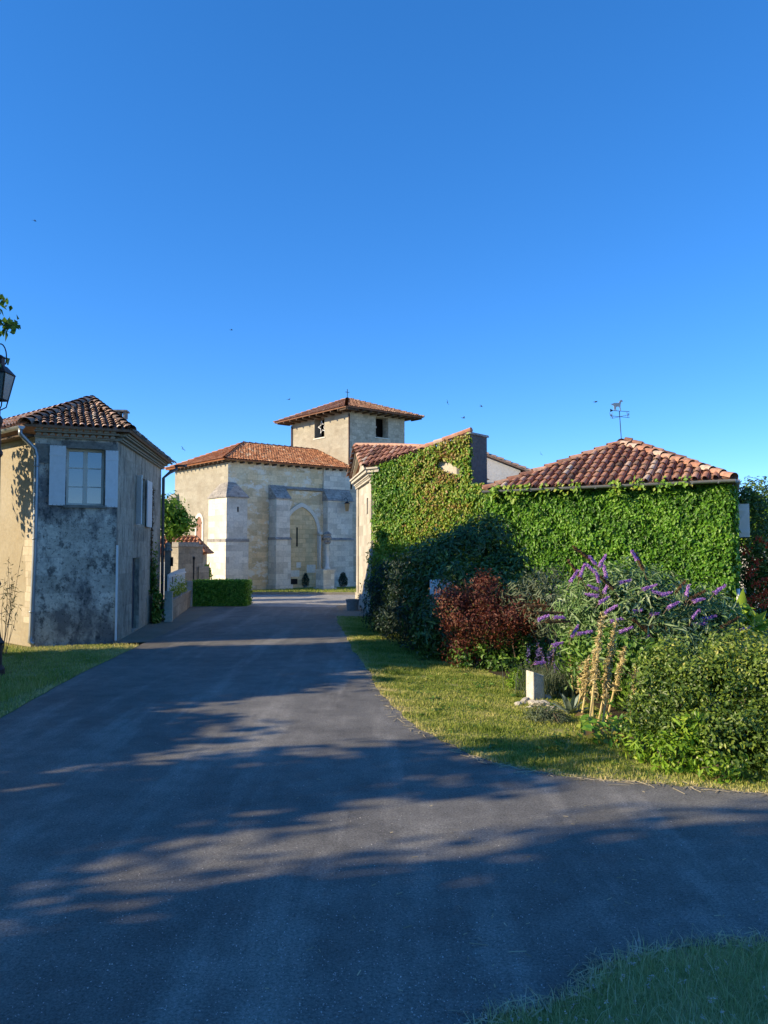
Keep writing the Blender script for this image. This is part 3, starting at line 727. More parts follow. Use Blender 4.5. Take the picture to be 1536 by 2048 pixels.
# nave roof
OV = .42; zt = EV + .02
nE0, nE1 = CO + ne * OV + ns * OV + V3((0, 0, zt - .1)), CO + ne * OV + de * (ELN + OV) + V3((0, 0, zt - .1))
nS1 = CO + ds * 8.0 + ns * OV + V3((0, 0, zt - .1)); nN1 = CO + ds * 8 + de * (ELN + OV) + V3((0, 0, zt - .1))
hipx = CO + ds * 2.75 + de * (ELN / 2) + V3((0, 0, 8.42)); rend = CO + ds * 7.98 + de * (ELN / 2) + V3((0, 0, 8.42))
mb = MB()
tile_roof(mb, [nE0, nS1, rend, hipx], ds, .165, .32, .066)
tile_roof(mb, [nE1, nE0, hipx], de, .165, .32, .066)
tile_roof(mb, [nN1, nE1, hipx, rend], -ds, .4, .6, .14)
ridge_tiles(mb, nE0, hipx); ridge_tiles(mb, nE1, hipx); ridge_tiles(mb, hipx, rend)
nroof = mb.build('roof', M['tile_church'], church)
mb = MB()
for i in range(16): mb.obox(cp(.2 + i * .5, -.05, zt - .26), ds * .08, ns * (OV + .02), (0, 0, .09))
for i in range(14): mb.obox(ep(-.1 + i * .5, -.05, zt - .26), de * .08, ne * (OV + .02), (0, 0, .09))
mb.split('rafter_end', M['wood_dark'], nroof)
# tower
TO = CO + ds * 8.0
def tp(u, e, z): return TO + ds * u + de * e + V3((0, 0, z))
TW, TL = 4.4, 6.2
mb = MB()
panel(mb, TO, de, TL, 0, TT, ne, .55, [(2.54, 3.62, 9.2, 10.42)])
mb.build('tower_east_wall', M['ch_plaster'], church)
mb = MB(); panel(mb, TO, ds, TW, 0, TT, ns, .55, [(2.05, 3.05, 9.1, 10.36)])
panel(mb, TO + de * TL, ds, TW, 0, TT, de); panel(mb, TO + ds * TW, de, TL, 0, TT, ds)
mb.build('tower_wall', M['ch_tower'], church)
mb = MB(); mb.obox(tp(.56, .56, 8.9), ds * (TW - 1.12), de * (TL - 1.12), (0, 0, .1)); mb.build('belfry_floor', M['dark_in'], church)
mb = MB(); mb.obox(tp(.9, 2.2, 9.0), ds * .12, de * 2, (0, 0, 1.6)); mb.obox(tp(1.7, .9, 9.0), ds * 2, de * .12, (0, 0, 1.6)); mb.split('belfry_dark_board', M['dark_in'], church)  # dark boards added behind the openings as the shade inside
mb = MB(); mb.obox(tp(-.04, 2.45, 9.13), ds * .6, de * 1.26, (0, 0, .07)); mb.obox(tp(1.95, -.04, 9.03), ds * 1.2, de * .6, (0, 0, .07)); mb.split('sill', M['arch_stone'], church)
OT = .85
zt2 = TT - .06
tc = [tp(-OT, -OT, zt2), tp(TW + OT, -OT, zt2), tp(TW + OT, TL + OT, zt2), tp(-OT, TL + OT, zt2)]
ap = tp(TW / 2, TL / 2, 11.95)
mb = MB()
for i, e in ((3, de), (0, ds), (1, de), (2, ds)):
    tile_roof(mb, [tc[i], tc[(i + 1) % 4], ap], e, .165, .32, .066)
for i in range(4): ridge_tiles(mb, tc[i], ap)
troof = mb.build('tower_roof', M['tile_tower'], church)
mb = MB()
for i in range(11):
    mb.obox(tp(-OT + .1 + i * .58, -OT + .03, zt2 - .16), ds * .09, de * (OT + .1), (0, 0, .09)); mb.obox(tp(-OT + .03, -OT + .1 + i * .74, zt2 - .16), de * .09, ds * (OT + .1), (0, 0, .09))
mb.split('rafter_end', M['wood_dark'], troof)
mb = MB(); mb.tube([ap, ap + V3((0, 0, .62))], .022, 6); mb.box(ap + V3((0, 0, .42)), (.3, .03, .03), .6); mb.build('finial', M['iron'], troof)
mb = MB(); mb.tube([tp(-.08, -.1, 10.3), tp(-.08, -.1, 7.3), tp(.1, -.3, 7.0), tp(.1, -.12, 6.6), tp(.1, -.1, 5.8)], .045, 8); mb.tube([tp(-.07, TL - .05, 10.3), tp(-.07, TL - .05, 7.8)], .045, 8)
mb.split('downpipe', M['rust_iron'], church, True)
# wall lamp on church
lp = TO + ds * -.75 + ns * .60
def wp_(a, b, z): return lp + ds * a + ns * b + V3((0, 0, z))
t = thing('wall_lantern', 'small amber lantern on a bracket high on the church buttress', 'lantern', wp_(0, 0, 4.3))
mb = MB(); mb.tube([wp_(0, -.12, 5.1), wp_(0, .1, 5.22), wp_(0, .22, 5.12), wp_(0, .22, 4.95)], .02, 6); mb.build('bracket', M['iron'], t)
mb = MB(); mb.lathe(wp_(0, .22, 4.42), [(.12, 0), (.2, .42), (.2, .44)], 4, .5, .7); gl = mb.build('lamp_glass', M['amber'], t)
mb = MB(); mb.lathe(wp_(0, .22, 4.86), [(.23, 0), (.1, .1), (.03, .14)], 4, .5, .7); mb.build('cap', M['iron'], t)
# star and bell in the belfry
sc_ = tp(.06, 2.86, 9.85)
mb = MB()
sp_ = [(.42 * math.sin(2 * math.pi * k / 10 + .2) * (1 if k % 2 == 0 else .42), .42 * math.cos(2 * math.pi * k / 10 + .2) * (1 if k % 2 == 0 else .42)) for k in range(10)]
for k in range(10):
    a, b = sp_[k], sp_[(k + 1) % 10]
    mb.tube([sc_ + de * a[0] + V3((0, 0, a[1])), sc_ + de * b[0] + V3((0, 0, b[1]))], .022, 5)
mb.tube([sc_ + V3((0, 0, .4)), sc_ + V3((0, 0, .58))], .008, 4)
tag(mb.build('star_decoration', M['star']), 'white star outline hanging in the left belfry opening', 'star')
bl = tp(2.4, .75, 9.1)
t = thing('bell', 'church bell on a pale headstock behind the right belfry opening', 'bell', bl)
mb = MB(); mb.lathe(bl + V3((0, 0, .15)), [(.3, 0), (.24, .1), (.17, .4), (.1, .5), (.02, .52)], 14); mb.build('bell_body', M['zinc_dark'], t, True)
mb = MB(); mb.obox(bl + V3((-.32, -.25, .72)), ds * .75, de * .1, (0, 0, .1)); mb.build('headstock', M['star'], t)

# monument, topiary
mo = G(650, 1181)
t = thing('stone_monument', 'stone pedestal with slender carved column standing before the church wall', 'monument', mo)
mb = MB(); rz = math.atan2(ds.y, ds.x)
mb.box(mo + V3((0, 0, .55)), (.72, .72, 1.0), rz); mb.box(mo + V3((0, 0, .08)), (.9, .9, .16), rz); mb.box(mo + V3((0, 0, 1.09)), (.82, .82, .1), rz); mb.build('pedestal', M['ch_ashlar'], t)
mb = MB(); c0 = mo + V3((.1, .25, 1.12)); mb.lathe(c0, [(.18, 0), (.16, .12), (.10, .16), (.095, 1.35), (.12, 1.38)], 10); mb.build('shaft', M['arch_stone'], t, True)
mb = MB(); mb.lathe(c0 + V3((0, 0, 1.38)), [(.12, 0), (.2, .12), (.16, .2), (.26, .36), (.2, .46), (.24, .56), (.08, .7)], 8); mb.build('capital', M['ch_cap'], t)
def conifer(px, lab):
    b = G(px, 1177.5)
    t = thing('topiary_shrub', lab, 'shrub', b, 'small clipped shrubs before the church')
    p, nr, ct = blob_pts([((b.x, b.y, .42), (.27, .27, .36)), ((b.x, b.y, .68), (.17, .17, .24))], 900, .25, amp=.08, zmin=.08)
    leaves('foliage', p, nr, .09, .05, M['blue_leaf'], t, axis=np.array([0, 0, 1.2]))
    mb = MB(); mb.lathe(b + V3((0, 0, .07)), [(.13, 0), (.17, .14), (.17, .16)], 10); mb.build('pot', M['concrete'], t)
conifer(609, 'dark clipped cone shrub in front of the pointed blind arch')
conifer(686, 'dark clipped cone shrub in front of the wide right buttress')

# ================================================================== LEFT HOUSE
A_ = V3((-8.20, 18.0, 0)); B_ = V3((-6.51, 18.74, 0)); C_ = V3((-7.40, 25.5, 0)); LD = V3((-.747, .665, 0)).normalized(); D_ = A_ + LD * 10; RD = V3((-.94, .35, 0)).normalized()
HW = 4.93
house = thing('stone_house', 'old stone house with chamfered corner, grey lichened plaster and blue shutters by the road', 'house', A_)
def frame_of(a, b):
    d = (b - a); L = d.length; d.normalize(); n = V3((d.y, -d.x, 0)); return d, L, n
fd, fL, fn = frame_of(A_, B_); sdv, sL, sn = frame_of(B_, C_)
ln_ = V3((-.665, -.747, 0)).normalized()
def fp(x, k, z): return A_ + fd * x + fn * k + V3((0, 0, z))
def sp(x, k, z): return B_ + sdv * x + sn * k + V3((0, 0, z))
# px -> coordinate along the wall
def along(px, o, d):
    k = (px - 768) / FPX
    return (k * o.y - o.x) / (d.x - k * d.y)
wx0, wx1 = along(131, A_, fd), along(207, A_, fd)
wz0, wz1 = ZV(1010, 18.4), ZV(897, 18.4)
mb = MB(); panel(mb, A_, fd, fL, 0, HW, fn, .3, [(wx0, wx1, wz0, wz1)]); mb.build('front_wall', M['lh_front'], house)
sx0, sx1 = along(272, B_, sdv), along(289, B_, sdv); yy = B_.y + sdv.y * (sx0 + sx1) / 2
sz0, sz1 = ZV(1050, yy), ZV(955, yy)
dx0, dx1 = along(266, B_, sdv), along(280, B_, sdv); dz1 = ZV(1116, B_.y + sdv.y * dx0)
mb = MB(); panel(mb, B_, sdv, sL, 0, HW, sn, .25, [(sx0, sx1, sz0, sz1), (dx0, dx1, .05, dz1)]); mb.build('side_wall', M['lh_side'], house)
mb = MB(); panel(mb, A_, LD, 10, 0, HW, ln_, .3); mb.build('left_wall', M['lh_left'], house)
mb = MB(); panel(mb, C_, RD, 8.5, 0, HW, V3((RD.y, -RD.x, 0))); mb.build('rear_wall', M['lh_side'], house)
# quoins on the sunlit corner
mb = MB(); z = .55
while z < 3.3:
    Lq = random.choice((.28, .42, .34, .5)); hq = random.uniform(.3, .42)
    mb.obox(A_ + LD * .02 + V3((0, 0, z)) - ln_ * .02, LD * Lq, ln_ * .024, (0, 0, hq - .012)); z += hq
mb.split('quoin', M['quoin'], house)
# front window
def casement(o, d, n, x0, x1, z0, z1, inset, rows, mat, parent, cols=2):
    q = lambda x, k, zz: o + d * x + n * k + V3((0, 0, zz))
    mb = MB(); s = .055
    bar = lambda a, b, c, e, dep=.05: mb.obox(q(a, -inset, c), d * (b - a), n * dep, (0, 0, e - c))
    bar(x0, x1, z0, z0 + s); bar(x0, x1, z1 - s, z1); bar(x0, x0 + s, z0 + s, z1 - s); bar(x1 - s, x1, z0 + s, z1 - s)
    xm = (x0 + x1) / 2
    if cols == 2: bar(xm - .05, xm + .05, z0 + s, z1 - s, .062)
    for r in range(1, rows):
        zz = z0 + (z1 - z0) * r / rows
        for (a, b) in (((x0 + s, xm - .05), (xm + .05, x1 - s)) if cols == 2 else ((x0 + s, x1 - s),)): bar(a, b, zz - .014, zz + .014, .042)
    wn = mb.build('window', mat, parent)
    mb = MB(); mb.obox(q(x0 + .02, -inset + .012, z0 + .02), d * (x1 - x0 - .04), n * .008, (0, 0, z1 - z0 - .04)); mb.build('pane', M['glass'], wn)
    return wn
casement(A_, fd, fn, wx0, wx1, wz0, wz1, .28, 3, M['cream_frame'], house)
mb = MB()
mb.obox(fp(wx0 - .12, .002, wz1), fd * (wx1 - wx0 + .24), fn * .035, (0, 0, .16)); mb.build('lintel', M['lh_stone'], house)
mb = MB(); mb.obox(fp(wx0 - .06, -.25, wz0 - .07), fd * (wx1 - wx0 + .12), fn * .31, (0, 0, .068)); mb.split('sill', M['lh_stone'], house)
mb = MB(); mb.obox(fp(.02, .002, 4.30), fd * .34, fn * .02, (0, 0, .46)); mb.obox(fp(fL - .3, .002, 4.42), fd * .28, fn * .02, (0, 0, .40)); mb.split('corner_block', M['lh_stone'], house)
mb = MB(); mb.obox(fp(.38, .002, wz1 + .17), fd * (fL - .72), fn * .012, (0, 0, 4.86 - wz1 - .17)); mb.build('plaster_band', M['gate_stone'], house)
def shutter(o, d, n, x0, x1, z0, z1, k=.03, mat='shutter_blue', lab=None):
    q = lambda x, kk, zz: o + d * x + n * kk + V3((0, 0, zz))
    mb = MB(); nb = 4; wd = (x1 - x0) / nb
    for i in range(nb): mb.obox(q(x0 + i * wd + .004, k, z0), d * (wd - .008), n * .03, (0, 0, z1 - z0))
    mb.obox(q(x0 + .01, k + .004, z0 + .03), d * (x1 - x0 - .02), n * .02, (0, 0, z1 - z0 - .06))
    s_ = mb.build('shutter', M[mat], house)
    mb = MB()
    for zz in (z0 + .2, z1 - .24): mb.obox(q(x0, k + .031, zz), d * (x1 - x0), n * .008, (0, 0, .045))
    mb.split('hinge_strap', M[mat], s_)
    if lab: s_['label'] = lab
    return s_
shutter(A_, fd, fn, along(96, A_, fd), along(129, A_, fd), wz0 - .02, wz1 + .04)
shutter(A_, fd, fn, along(205, A_, fd) + .04, along(232.5, A_, fd) + .02, wz0 - .04, wz1 - .02)
casement(B_, sdv, sn, sx0, sx1, sz0, sz1, .16, 3, M['cream_frame'], house, 1)
s_len = (sx1 - sx0) * .75
# side shutters: one standing ajar, one folded flat
q0 = sp(sx0, .02, sz0); ajd = (sn * .8 - sdv * .62).normalized()
mb = MB(); mb.obox(q0, ajd * .20, ajd.cross(V3((0, 0, 1))) * .03, (0, 0, sz1 - sz0)); s_ = mb.build('shutter', M['shutter_blue'], house); s_['label'] = 'side window shutter standing ajar'
shutter(B_, sdv, sn, sx1 + .0, sx1 + .0 + s_len * .8, sz0 - .03, sz1 - .02, .05, 'white_paint', 'pale side window shutter folded flat against the wall')
mb = MB(); mb.obox(sp(dx0 + .01, -.2, .06), sdv * (dx1 - dx0 - .02), sn * .05, (0, 0, dz1 - .07))
for i in range(4): mb.obox(sp(dx0 + .02 + i * (dx1 - dx0) / 4, -.15, .1), sdv * ((dx1 - dx0) / 4 - .03), sn * .012, (0, 0, dz1 - .2))
dr = mb.build('door', M['door'], house)
mb = MB(); mb.tube([sp(dx0 + .12, -.13, 1.0), sp(dx0 + .12, -.07, 1.0), sp(dx0 + .2, -.07, 1.0)], .014, 6); mb.build('handle', M['iron'], dr)
# roof
OVL = .34
def outw(a, n1, n2, o=OVL):
    n1, n2 = V3(n1), V3(n2); k = o / (1 + n1.dot(n2)); return a + (n1 + n2) * k
EZ = 5.16
Ae, Be = outw(A_, ln_, fn) + V3((0, 0, EZ)), outw(B_, fn, sn) + V3((0, 0, EZ))
Ce = C_ + sn * OVL + sdv * .25 + V3((0, 0, EZ - .03)); De = D_ + ln_ * OVL + V3((0, 0, EZ))
AP = P(184, 799, 21.8); R2 = AP + LD * 6.6; Ee = Ce + RD * 8.6
mb = MB()
tile_roof(mb, [Ae, Be, AP], fd, .165, .26, .07, bias=.12)
tile_roof(mb, [De, Ae, AP, R2], LD, .165, .28, .07, bias=.12)
tile_roof(mb, [Be, Ce, AP], sdv, .2, .34, .06, bias=-.1)
mb.poly([Ce, R2, AP], .3); mb.poly([Ce, Ee, R2], .3); mb.poly([Ee, De, R2], .3)
ridge_tiles(mb, Ae, AP, .15, .36, bias=-.3); ridge_tiles(mb, Be, AP, .13, .36, bias=-.3); ridge_tiles(mb, AP, R2, .12, .36); ridge_tiles(mb, Ce, AP, .11, .36, bias=-.2)
roof = mb.build('roof', M['tile_left'], house)
# genoise cornice
mb = MB()
for (o, d, L, n) in ((A_, fd, fL, fn), (B_, sdv, sL, sn)):
    for row in range(2):
        mb.obox(o - d * .02 + n * (-.05) + V3((0, 0, HW - .02 + .11 * row)), d * (L + .05), n * (.13 + .12 * row), (0, 0, .035))
        x = .07
        while x < L:
            c0 = o + d * x + V3((0, 0, HW + .018 + .11 * row))
            vs = []
            for kk in (-.05, .12 + .12 * row):
                for j in range(6):
                    an = math.pi * j / 5; vs.append(c0 + n * kk + d * .065 * math.cos(an) + V3((0, 0, .07 * math.sin(an))))
            mb.add(vs, [[j, j + 1, 7 + j, 6 + j] for j in range(5)] + [[6, 7, 8, 9, 10, 11]]); x += .15
mb.build('cornice', M['cornice'], house)
mb = MB(); mb.obox(A_ - ln_ * .05 + V3((0, 0, HW - .02)), LD * 10, ln_ * .34, (0, 0, .06)); mb.split('soffit', M['wood_dark'], house)
mb = MB(); gutter(mb, Ae + ln_ * .07 + V3((0, 0, -.06)), De + ln_ * .07 + V3((0, 0, -.06)), .08); mb.build('gutter', M['zinc'], house, True)
def downpipe(pts, r, clips, mat):
    mb = MB(); mb.tube(pts, r, 10)
    for c in clips: mb.lathe(c, [(r * 1.25, 0), (r * 1.25, .04)], 10)
    return mb.build('downpipe', M[mat], house, True)
g0 = Ae + ln_ * .07 + V3((0, 0, -.12)) + LD * .06
pa = A_ + ln_ * .02 + fn * .07
downpipe([g0, g0 + V3((0, 0, -.12)), pa + fn * -.02 + fd * .02 + V3((0, 0, 4.62)), pa + fd * .06 + V3((0, 0, 4.45)), pa + fd * .06 + V3((0, 0, 2.2)), pa + fd * .02 + V3((0, 0, .3)), pa + fd * .0 + V3((0, 0, .14)), pa + fd * .08 + fn * .06 + V3((0, 0, .08))], .052, [pa + fd * .06 + V3((0, 0, z)) for z in (4.2, 2.5)] + [pa + fd * .025 + V3((0, 0, .8))], 'zinc')
mb = MB(); mb.box(B_ + fn * .02 + sn * .02 + V3((0, 0, 1.22)), (.05, .05, 2.3), math.atan2(fd.y, fd.x)); mb.build('conduit', M['shutter_blue'], house)
pc = C_ + sn * .08 - sdv * .06
gC = Ce + sdv * -.05 + sn * .12 + V3((0, 0, -.1))
downpipe([gC + V3((0, 0, 0)), gC + V3((0, 0, -.1)), pc + sn * .2 + V3((0, 0, 4.8)), pc + V3((0, 0, 4.62)), pc + V3((0, 0, .25)), pc + sn * .1 + V3((0, 0, .1))], .05, [pc + V3((0, 0, z)) for z in (3.6, 2.0, .7)], 'zinc_dark')
mb = MB(); gutter(mb, Ce + sn * .02 + V3((.05, .1, -.04)), Ce + V3((.25, -.1, -.04)) + sn * .2, .07); mb.build('gutter', M['zinc_dark'], house, True)
ch = P(240, 838, 24.0); mb = MB()
mb.box(ch + V3((0, 0, -.5)), (.34, .3, 1.05), .4); mb.build('chimney', M['gate_stone'], roof)
mb = MB()
for sx in (-.17, 0, .17): mb.box(ch + V3((sx, 0, .11)), (.05, .3, .2), .0)
mb.box(ch + V3((0, 0, .235)), (.5, .42, .05), .1); mb.build('chimney_cap', M['lh_stone'], roof)

# climbing plant on the side wall
t = thing('climbing_vine', 'thin climbing vine on the side wall beside the dark door', 'vine', sp(along(300, B_, sdv), .1, 0))
xv = along(303, B_, sdv)
n_ = 1500; zz = rng.beta(1, 2.6, n_) * 2.6 + .02; wdt = np.where(zz < 1.0, .42, .13) * rng.normal(0, .5, n_)
pp = np.array([list(sp(xv + b + .05 * math.sin(3 * a), abs(random.gauss(.02, .09)) + (.12 if a < .9 else .02), a)) for a, b in zip(zz, wdt)])
leaves('foliage', pp, np.tile(np.array(sn), (len(pp), 1)) + rng.normal(size=(len(pp), 3)) * .5, .1, .075, M['hedge_leaf'], t)
n_ = 500; zz = rng.uniform(1.3, 4.2, n_); pp = np.array([list(sp(xv - .05 + random.gauss(0, .05) + .06 * math.sin(2 * a), .03, a)) for a in zz])
leaves('dry_tendril', pp, np.tile(np.array(sn), (len(pp), 1)) + rng.normal(size=(len(pp), 3)) * .4, .07, .04, M['spent'], t)

# ================================================================== STREET LAMP
LB = G(-15, 1352)
lamp = thing('street_lamp', 'brown iron street lamp with four-sided glass lantern at the left edge', 'street lamp', LB)
mb = MB()
mb.lathe(LB, [(.20, 0), (.20, .12), (.15, .2), (.15, .55), (.18, .6), (.13, .68), (.09, .9), (.085, 1.6), (.11, 1.65), (.08, 1.72), (.06, 2.2), (.052, 3.95), (.085, 4.0), (.085, 4.05), (.05, 4.1), (.04, 4.5), (.075, 4.6), (.075, 4.66), (.03, 4.72), (.03, 4.82)], 14)
mb.build('post', M['rust_iron'], lamp, False)
zb = ZV(800, LB.y); zt_ = ZV(748, LB.y)
mb = MB(); q4 = [(-1, -1), (1, -1), (1, 1), (-1, 1)]
rb, rt = .11, .19
for (sx, sy) in q4:
    mb.tube([LB + V3((sx * rb, sy * rb, zb)), LB + V3((sx * rt, sy * rt, zt_))], .014, 5)
    mb.tube([LB + V3((0, 0, zb - .2)), LB + V3((sx * .09, sy * .09, zb - .12)), LB + V3((sx * rb, sy * rb, zb))], .012, 5)
for r_, z_ in ((rb, zb), (rt, zt_)):
    for i in range(4):
        a, b = q4[i], q4[(i + 1) % 4]; mb.tube([LB + V3((a[0] * r_, a[1] * r_, z_)), LB + V3((b[0] * r_, b[1] * r_, z_))], .015, 5)
lant = mb.build('lantern', M['iron'], lamp)
mb = MB()
for i in range(4):
    a, b = q4[i], q4[(i + 1) % 4]
    mb.prism([LB + V3((a[0] * rb, a[1] * rb, zb)), LB + V3((b[0] * rb, b[1] * rb, zb)), LB + V3((b[0] * rt, b[1] * rt, zt_)), LB + V3((a[0] * rt, a[1] * rt, zt_))], (-(a[0] + b[0]) * .003, -(a[1] + b[1]) * .003, 0))
mb.build('lamp_glass', M['lamp_glass'], lant)
mb = MB(); mb.lathe(LB + V3((0, 0, zt_)), [(.295, .0), (.13, .15), (.09, .16), (.09, .29), (.12, .30), (.04, .35)], 4, .5, math.pi / 4); mb.build('lantern_roof', M['rust_iron'], lant)
mb = MB(); mb.tube([LB + V3((.12 * math.cos(a) , 0, zt_ + .3 + .26 * math.sin(a))) for a in np.linspace(-.5, math.pi + .5, 14)], .012, 6); mb.build('lantern_loop', M['iron'], lant, True)

# ================================================================== LEFT MIDDLE GROUND
W1, W2 = G(343, 1243), G(381, 1214)
wd_, wL, wn_ = frame_of(W1, W2)
wq = lambda x, k, z: W1 + wd_ * x + wn_ * k + V3((0, 0, z))
t = thing('low_wall', 'low stone garden wall carrying a white slatted panel beyond the house', 'wall', W1)
mb = MB(); mb.obox(wq(0, -.25, 0), wd_ * wL, wn_ * .25, (0, 0, .62)); mb.build('wall_body', M['old_stone'], t)
mb = MB(); mb.obox(wq(-.02, -.28, .623), wd_ * (wL + .02), wn_ * .31, (0, 0, .06)); mb.build('coping', M['ch_cap'], t)
mb = MB(); mb.obox(wq(-.2, -.2, 0), wd_ * .18, wn_ * .24, (0, 0, .95)); mb.obox(wq(wL + .01, -.2, 0), wd_ * .2, wn_ * .26, (0, 0, 1.0)); mb.split('end_post', M['gate_stone'], t)
t = thing('slatted_fence', 'pale slatted fence panel with curved top on the low garden wall', 'fence', wq(0, 0, .7))
mb = MB(); n_ = 26
for i in range(n_):
    x = .05 + (wL * .86) * i / n_; h = .74 + .1 * math.sin(math.pi * i / n_ * .6 + .3)
    mb.obox(wq(x, -.15, .70), wd_ * .1, wn_ * .02, (0, 0, h))
mb.build('slats', M['white_paint'], t)
mb = MB(); mb.obox(wq(.03, -.128, .82), wd_ * wL * .86, wn_ * .03, (0, 0, .05)); mb.obox(wq(.03, -.128, 1.36), wd_ * wL * .86, wn_ * .03, (0, 0, .05)); mb.split('rail', M['white_paint'], t)
n_ = 700; xx = rng.uniform(.1, wL * .8, n_); pp = np.array([list(wq(a, random.uniform(-.12, .0), .72 + abs(random.gauss(0, .22)))) for a in xx])
o = leaves('creeper', pp, np.tile(np.array(wn_), (n_, 1)) + rng.normal(size=(n_, 3)) * .6, .07, .05, M['yellow_leaf']); tag(o, 'yellowish creeper growing up the pale slatted fence panel', 'creeper')
p0 = G(334, 1236)
t = thing('gate_post', 'dark weathered wooden gate post beside the house downpipe', 'gate post', p0)
mb = MB(); mb.box(p0 + V3((0, 0, 1.1)), (.18, .18, 2.2), .2); mb.build('shaft', M['wood_grey'], t)
mb = MB(); mb.lathe(p0 + V3((0, 0, 2.2)), [(.15, 0), (.15, .06), (.10, .1), (.11, .2), (.05, .28)], 8); mb.build('cap', M['lh_stone'], t)
mb = MB(); 
for z_ in (.5, 1.1, 1.7): mb.obox(p0 + V3((.08, -.02, z_)), V3((.1, -.04, 0)), V3((.01, .03, 0)), (0, 0, .3))
mb.split('iron_fitting', M['iron'], t)
g1 = P(356, 1165, 32.5); g2 = P(405, 1165, 33.5); gd, gL, gn = frame_of(V3((g1.x, g1.y, 0)), V3((g2.x, g2.y, 0)))
t = thing('gate_pillar', 'broad old stone gate pillar with dark lichened coping by the hedge', 'pillar', (g1.x, g1.y, 0))
gq = lambda x, k, z: V3((g1.x, g1.y, 0)) + gd * x + gn * k + V3((0, 0, z))
mb = MB(); mb.obox(gq(0, -.5, 0), gd * gL, gn * .5, (0, 0, 2.35)); mb.obox(gq(gL * .8, -.4, 0), gd * .55, gn * .48, (0, 0, 1.5)); mb.build('shaft', M['old_stone'], t)
mb = MB(); mb.obox(gq(-.06, -.56, 2.352), gd * (gL + .0), gn * .64, (0, 0, .1)); mb.obox(gq(0.0, -.5, 2.453), gd * (gL * .85), gn * .5, (0, 0, .1)); mb.build('coping', M['ch_cap'], t)
mb = MB(); mb.tube([gq(gL * .62, .02, .9), gq(gL * .62, .03, 1.8)], .025, 6); mb.lathe(gq(gL * .62, .03, 1.8), [(.04, 0), (.06, .08), (.02, .14)], 8); mb.build('iron_bolt', M['iron'], t)
pcx = P(352, 1150, 33.0)
t = thing('iron_gate', 'white painted gate with iron post standing between the old pillars', 'gate', (pcx.x, pcx.y, 0))
mb = MB(); mb.tube([V3((pcx.x, pcx.y, 0)), V3((pcx.x, pcx.y, 2.2))], .06, 8); mb.lathe(V3((pcx.x, pcx.y, 2.2)), [(.06, 0), (.1, .06), (.05, .12)], 8); mb.build('post', M['iron'], t)
mb = MB()
for i in range(6): mb.box(V3((pcx.x - .15 - i * .16, pcx.y - i * .03, 1.0)), (.07, .03, 1.4))
mb.box(V3((pcx.x - .5, pcx.y + .0, 1.5)), (1.0, .035, .08)); mb.build('pickets', M['white_paint'], t)
# outbuilding
s0 = V3((-10.4, 35.4, 0))
shed = thing('outbuilding', 'small stone outbuilding with bright orange tiled roof against the church', 'outbuilding', s0)
mb = MB(); mb.obox(s0, (1.95, .1, 0), (-.3, 2.6, 0), (0, 0, 2.05)); mb.build('wall', M['ch_plaster'], shed)
mb = MB(); e0, e1 = s0 + V3((-.2, -.25, 2.05)), s0 + V3((2.2, -.15, 2.05))
tile_roof(mb, [e0, e1, e1 + V3((-.75, 1.5, .78)), e0 + V3((0, 1.5, .78))], e1 - e0, .2, .3, .085, bias=.05); tile_roof(mb, [e1, e1 + V3((-.3, 2.9, 0)), e1 + V3((-.75, 1.5, .78))], V3((-.1, 1, 0)), .2, .3, .085)
ridge_tiles(mb, e0 + V3((0, 1.5, .78)), e1 + V3((-.75, 1.5, .78)), .1)
ridge_tiles(mb, e1, e1 + V3((-.75, 1.5, .78)), .1)
mb.build('roof', M['tile_church'], shed)
# clipped hedge
h0, h1 = G(384, 1213.5), G(492, 1213.5)
hd = thing('clipped_hedge', 'low square-clipped green hedge at the road corner before the church', 'hedge', (h0 + h1) / 2)
n_ = 9000; Lh = h1.x - h0.x; Hh = .98; Dh = 1.1
f = rng.choice(3, n_, p=[.62, .2, .18]); a, b = rng.uniform(0, 1, n_), rng.uniform(0, 1, n_); jj = np.abs(rng.normal(0, .035, n_))
px_ = np.where(f == 2, np.where(rng.uniform(size=n_) < .5, 1, 0), a) * Lh + h0.x; py_ = np.where(f == 0, 0, np.where(f == 1, b, b)) * Dh + h0.y + .05; pz_ = np.where(f == 1, 1, np.where(f == 0, b, a)) * Hh
nn = np.stack([np.where(f == 2, 1, 0), np.where(f == 0, -1, 0), np.where(f == 1, 1, 0)], 1).astype(float)
pp = np.stack([px_, py_, pz_], 1) - nn * (jj - .03)[:, None]; pp[:, 2] = np.maximum(pp[:, 2], .03)
leaves('foliage', pp, nn + rng.normal(size=(n_, 3)) * .5, .09, .06, M['ivy_green'], hd)
mb = MB(); mb.box(((h0.x + h1.x) / 2, h0.y + .05 + Dh / 2, Hh / 2), (Lh - .1, Dh - .1, Hh - .08)); mb.build('branch_core', M['twig'], hd)
yp = G(412, 1196)
shrub('garden_plant', 'upright light green plant behind the clipped hedge', 'plant', (yp.x, yp.y, 0), [((yp.x, yp.y, .8), (.22, .22, .75))], 500, .16, .08, M['bright_leaf'], seed=4)
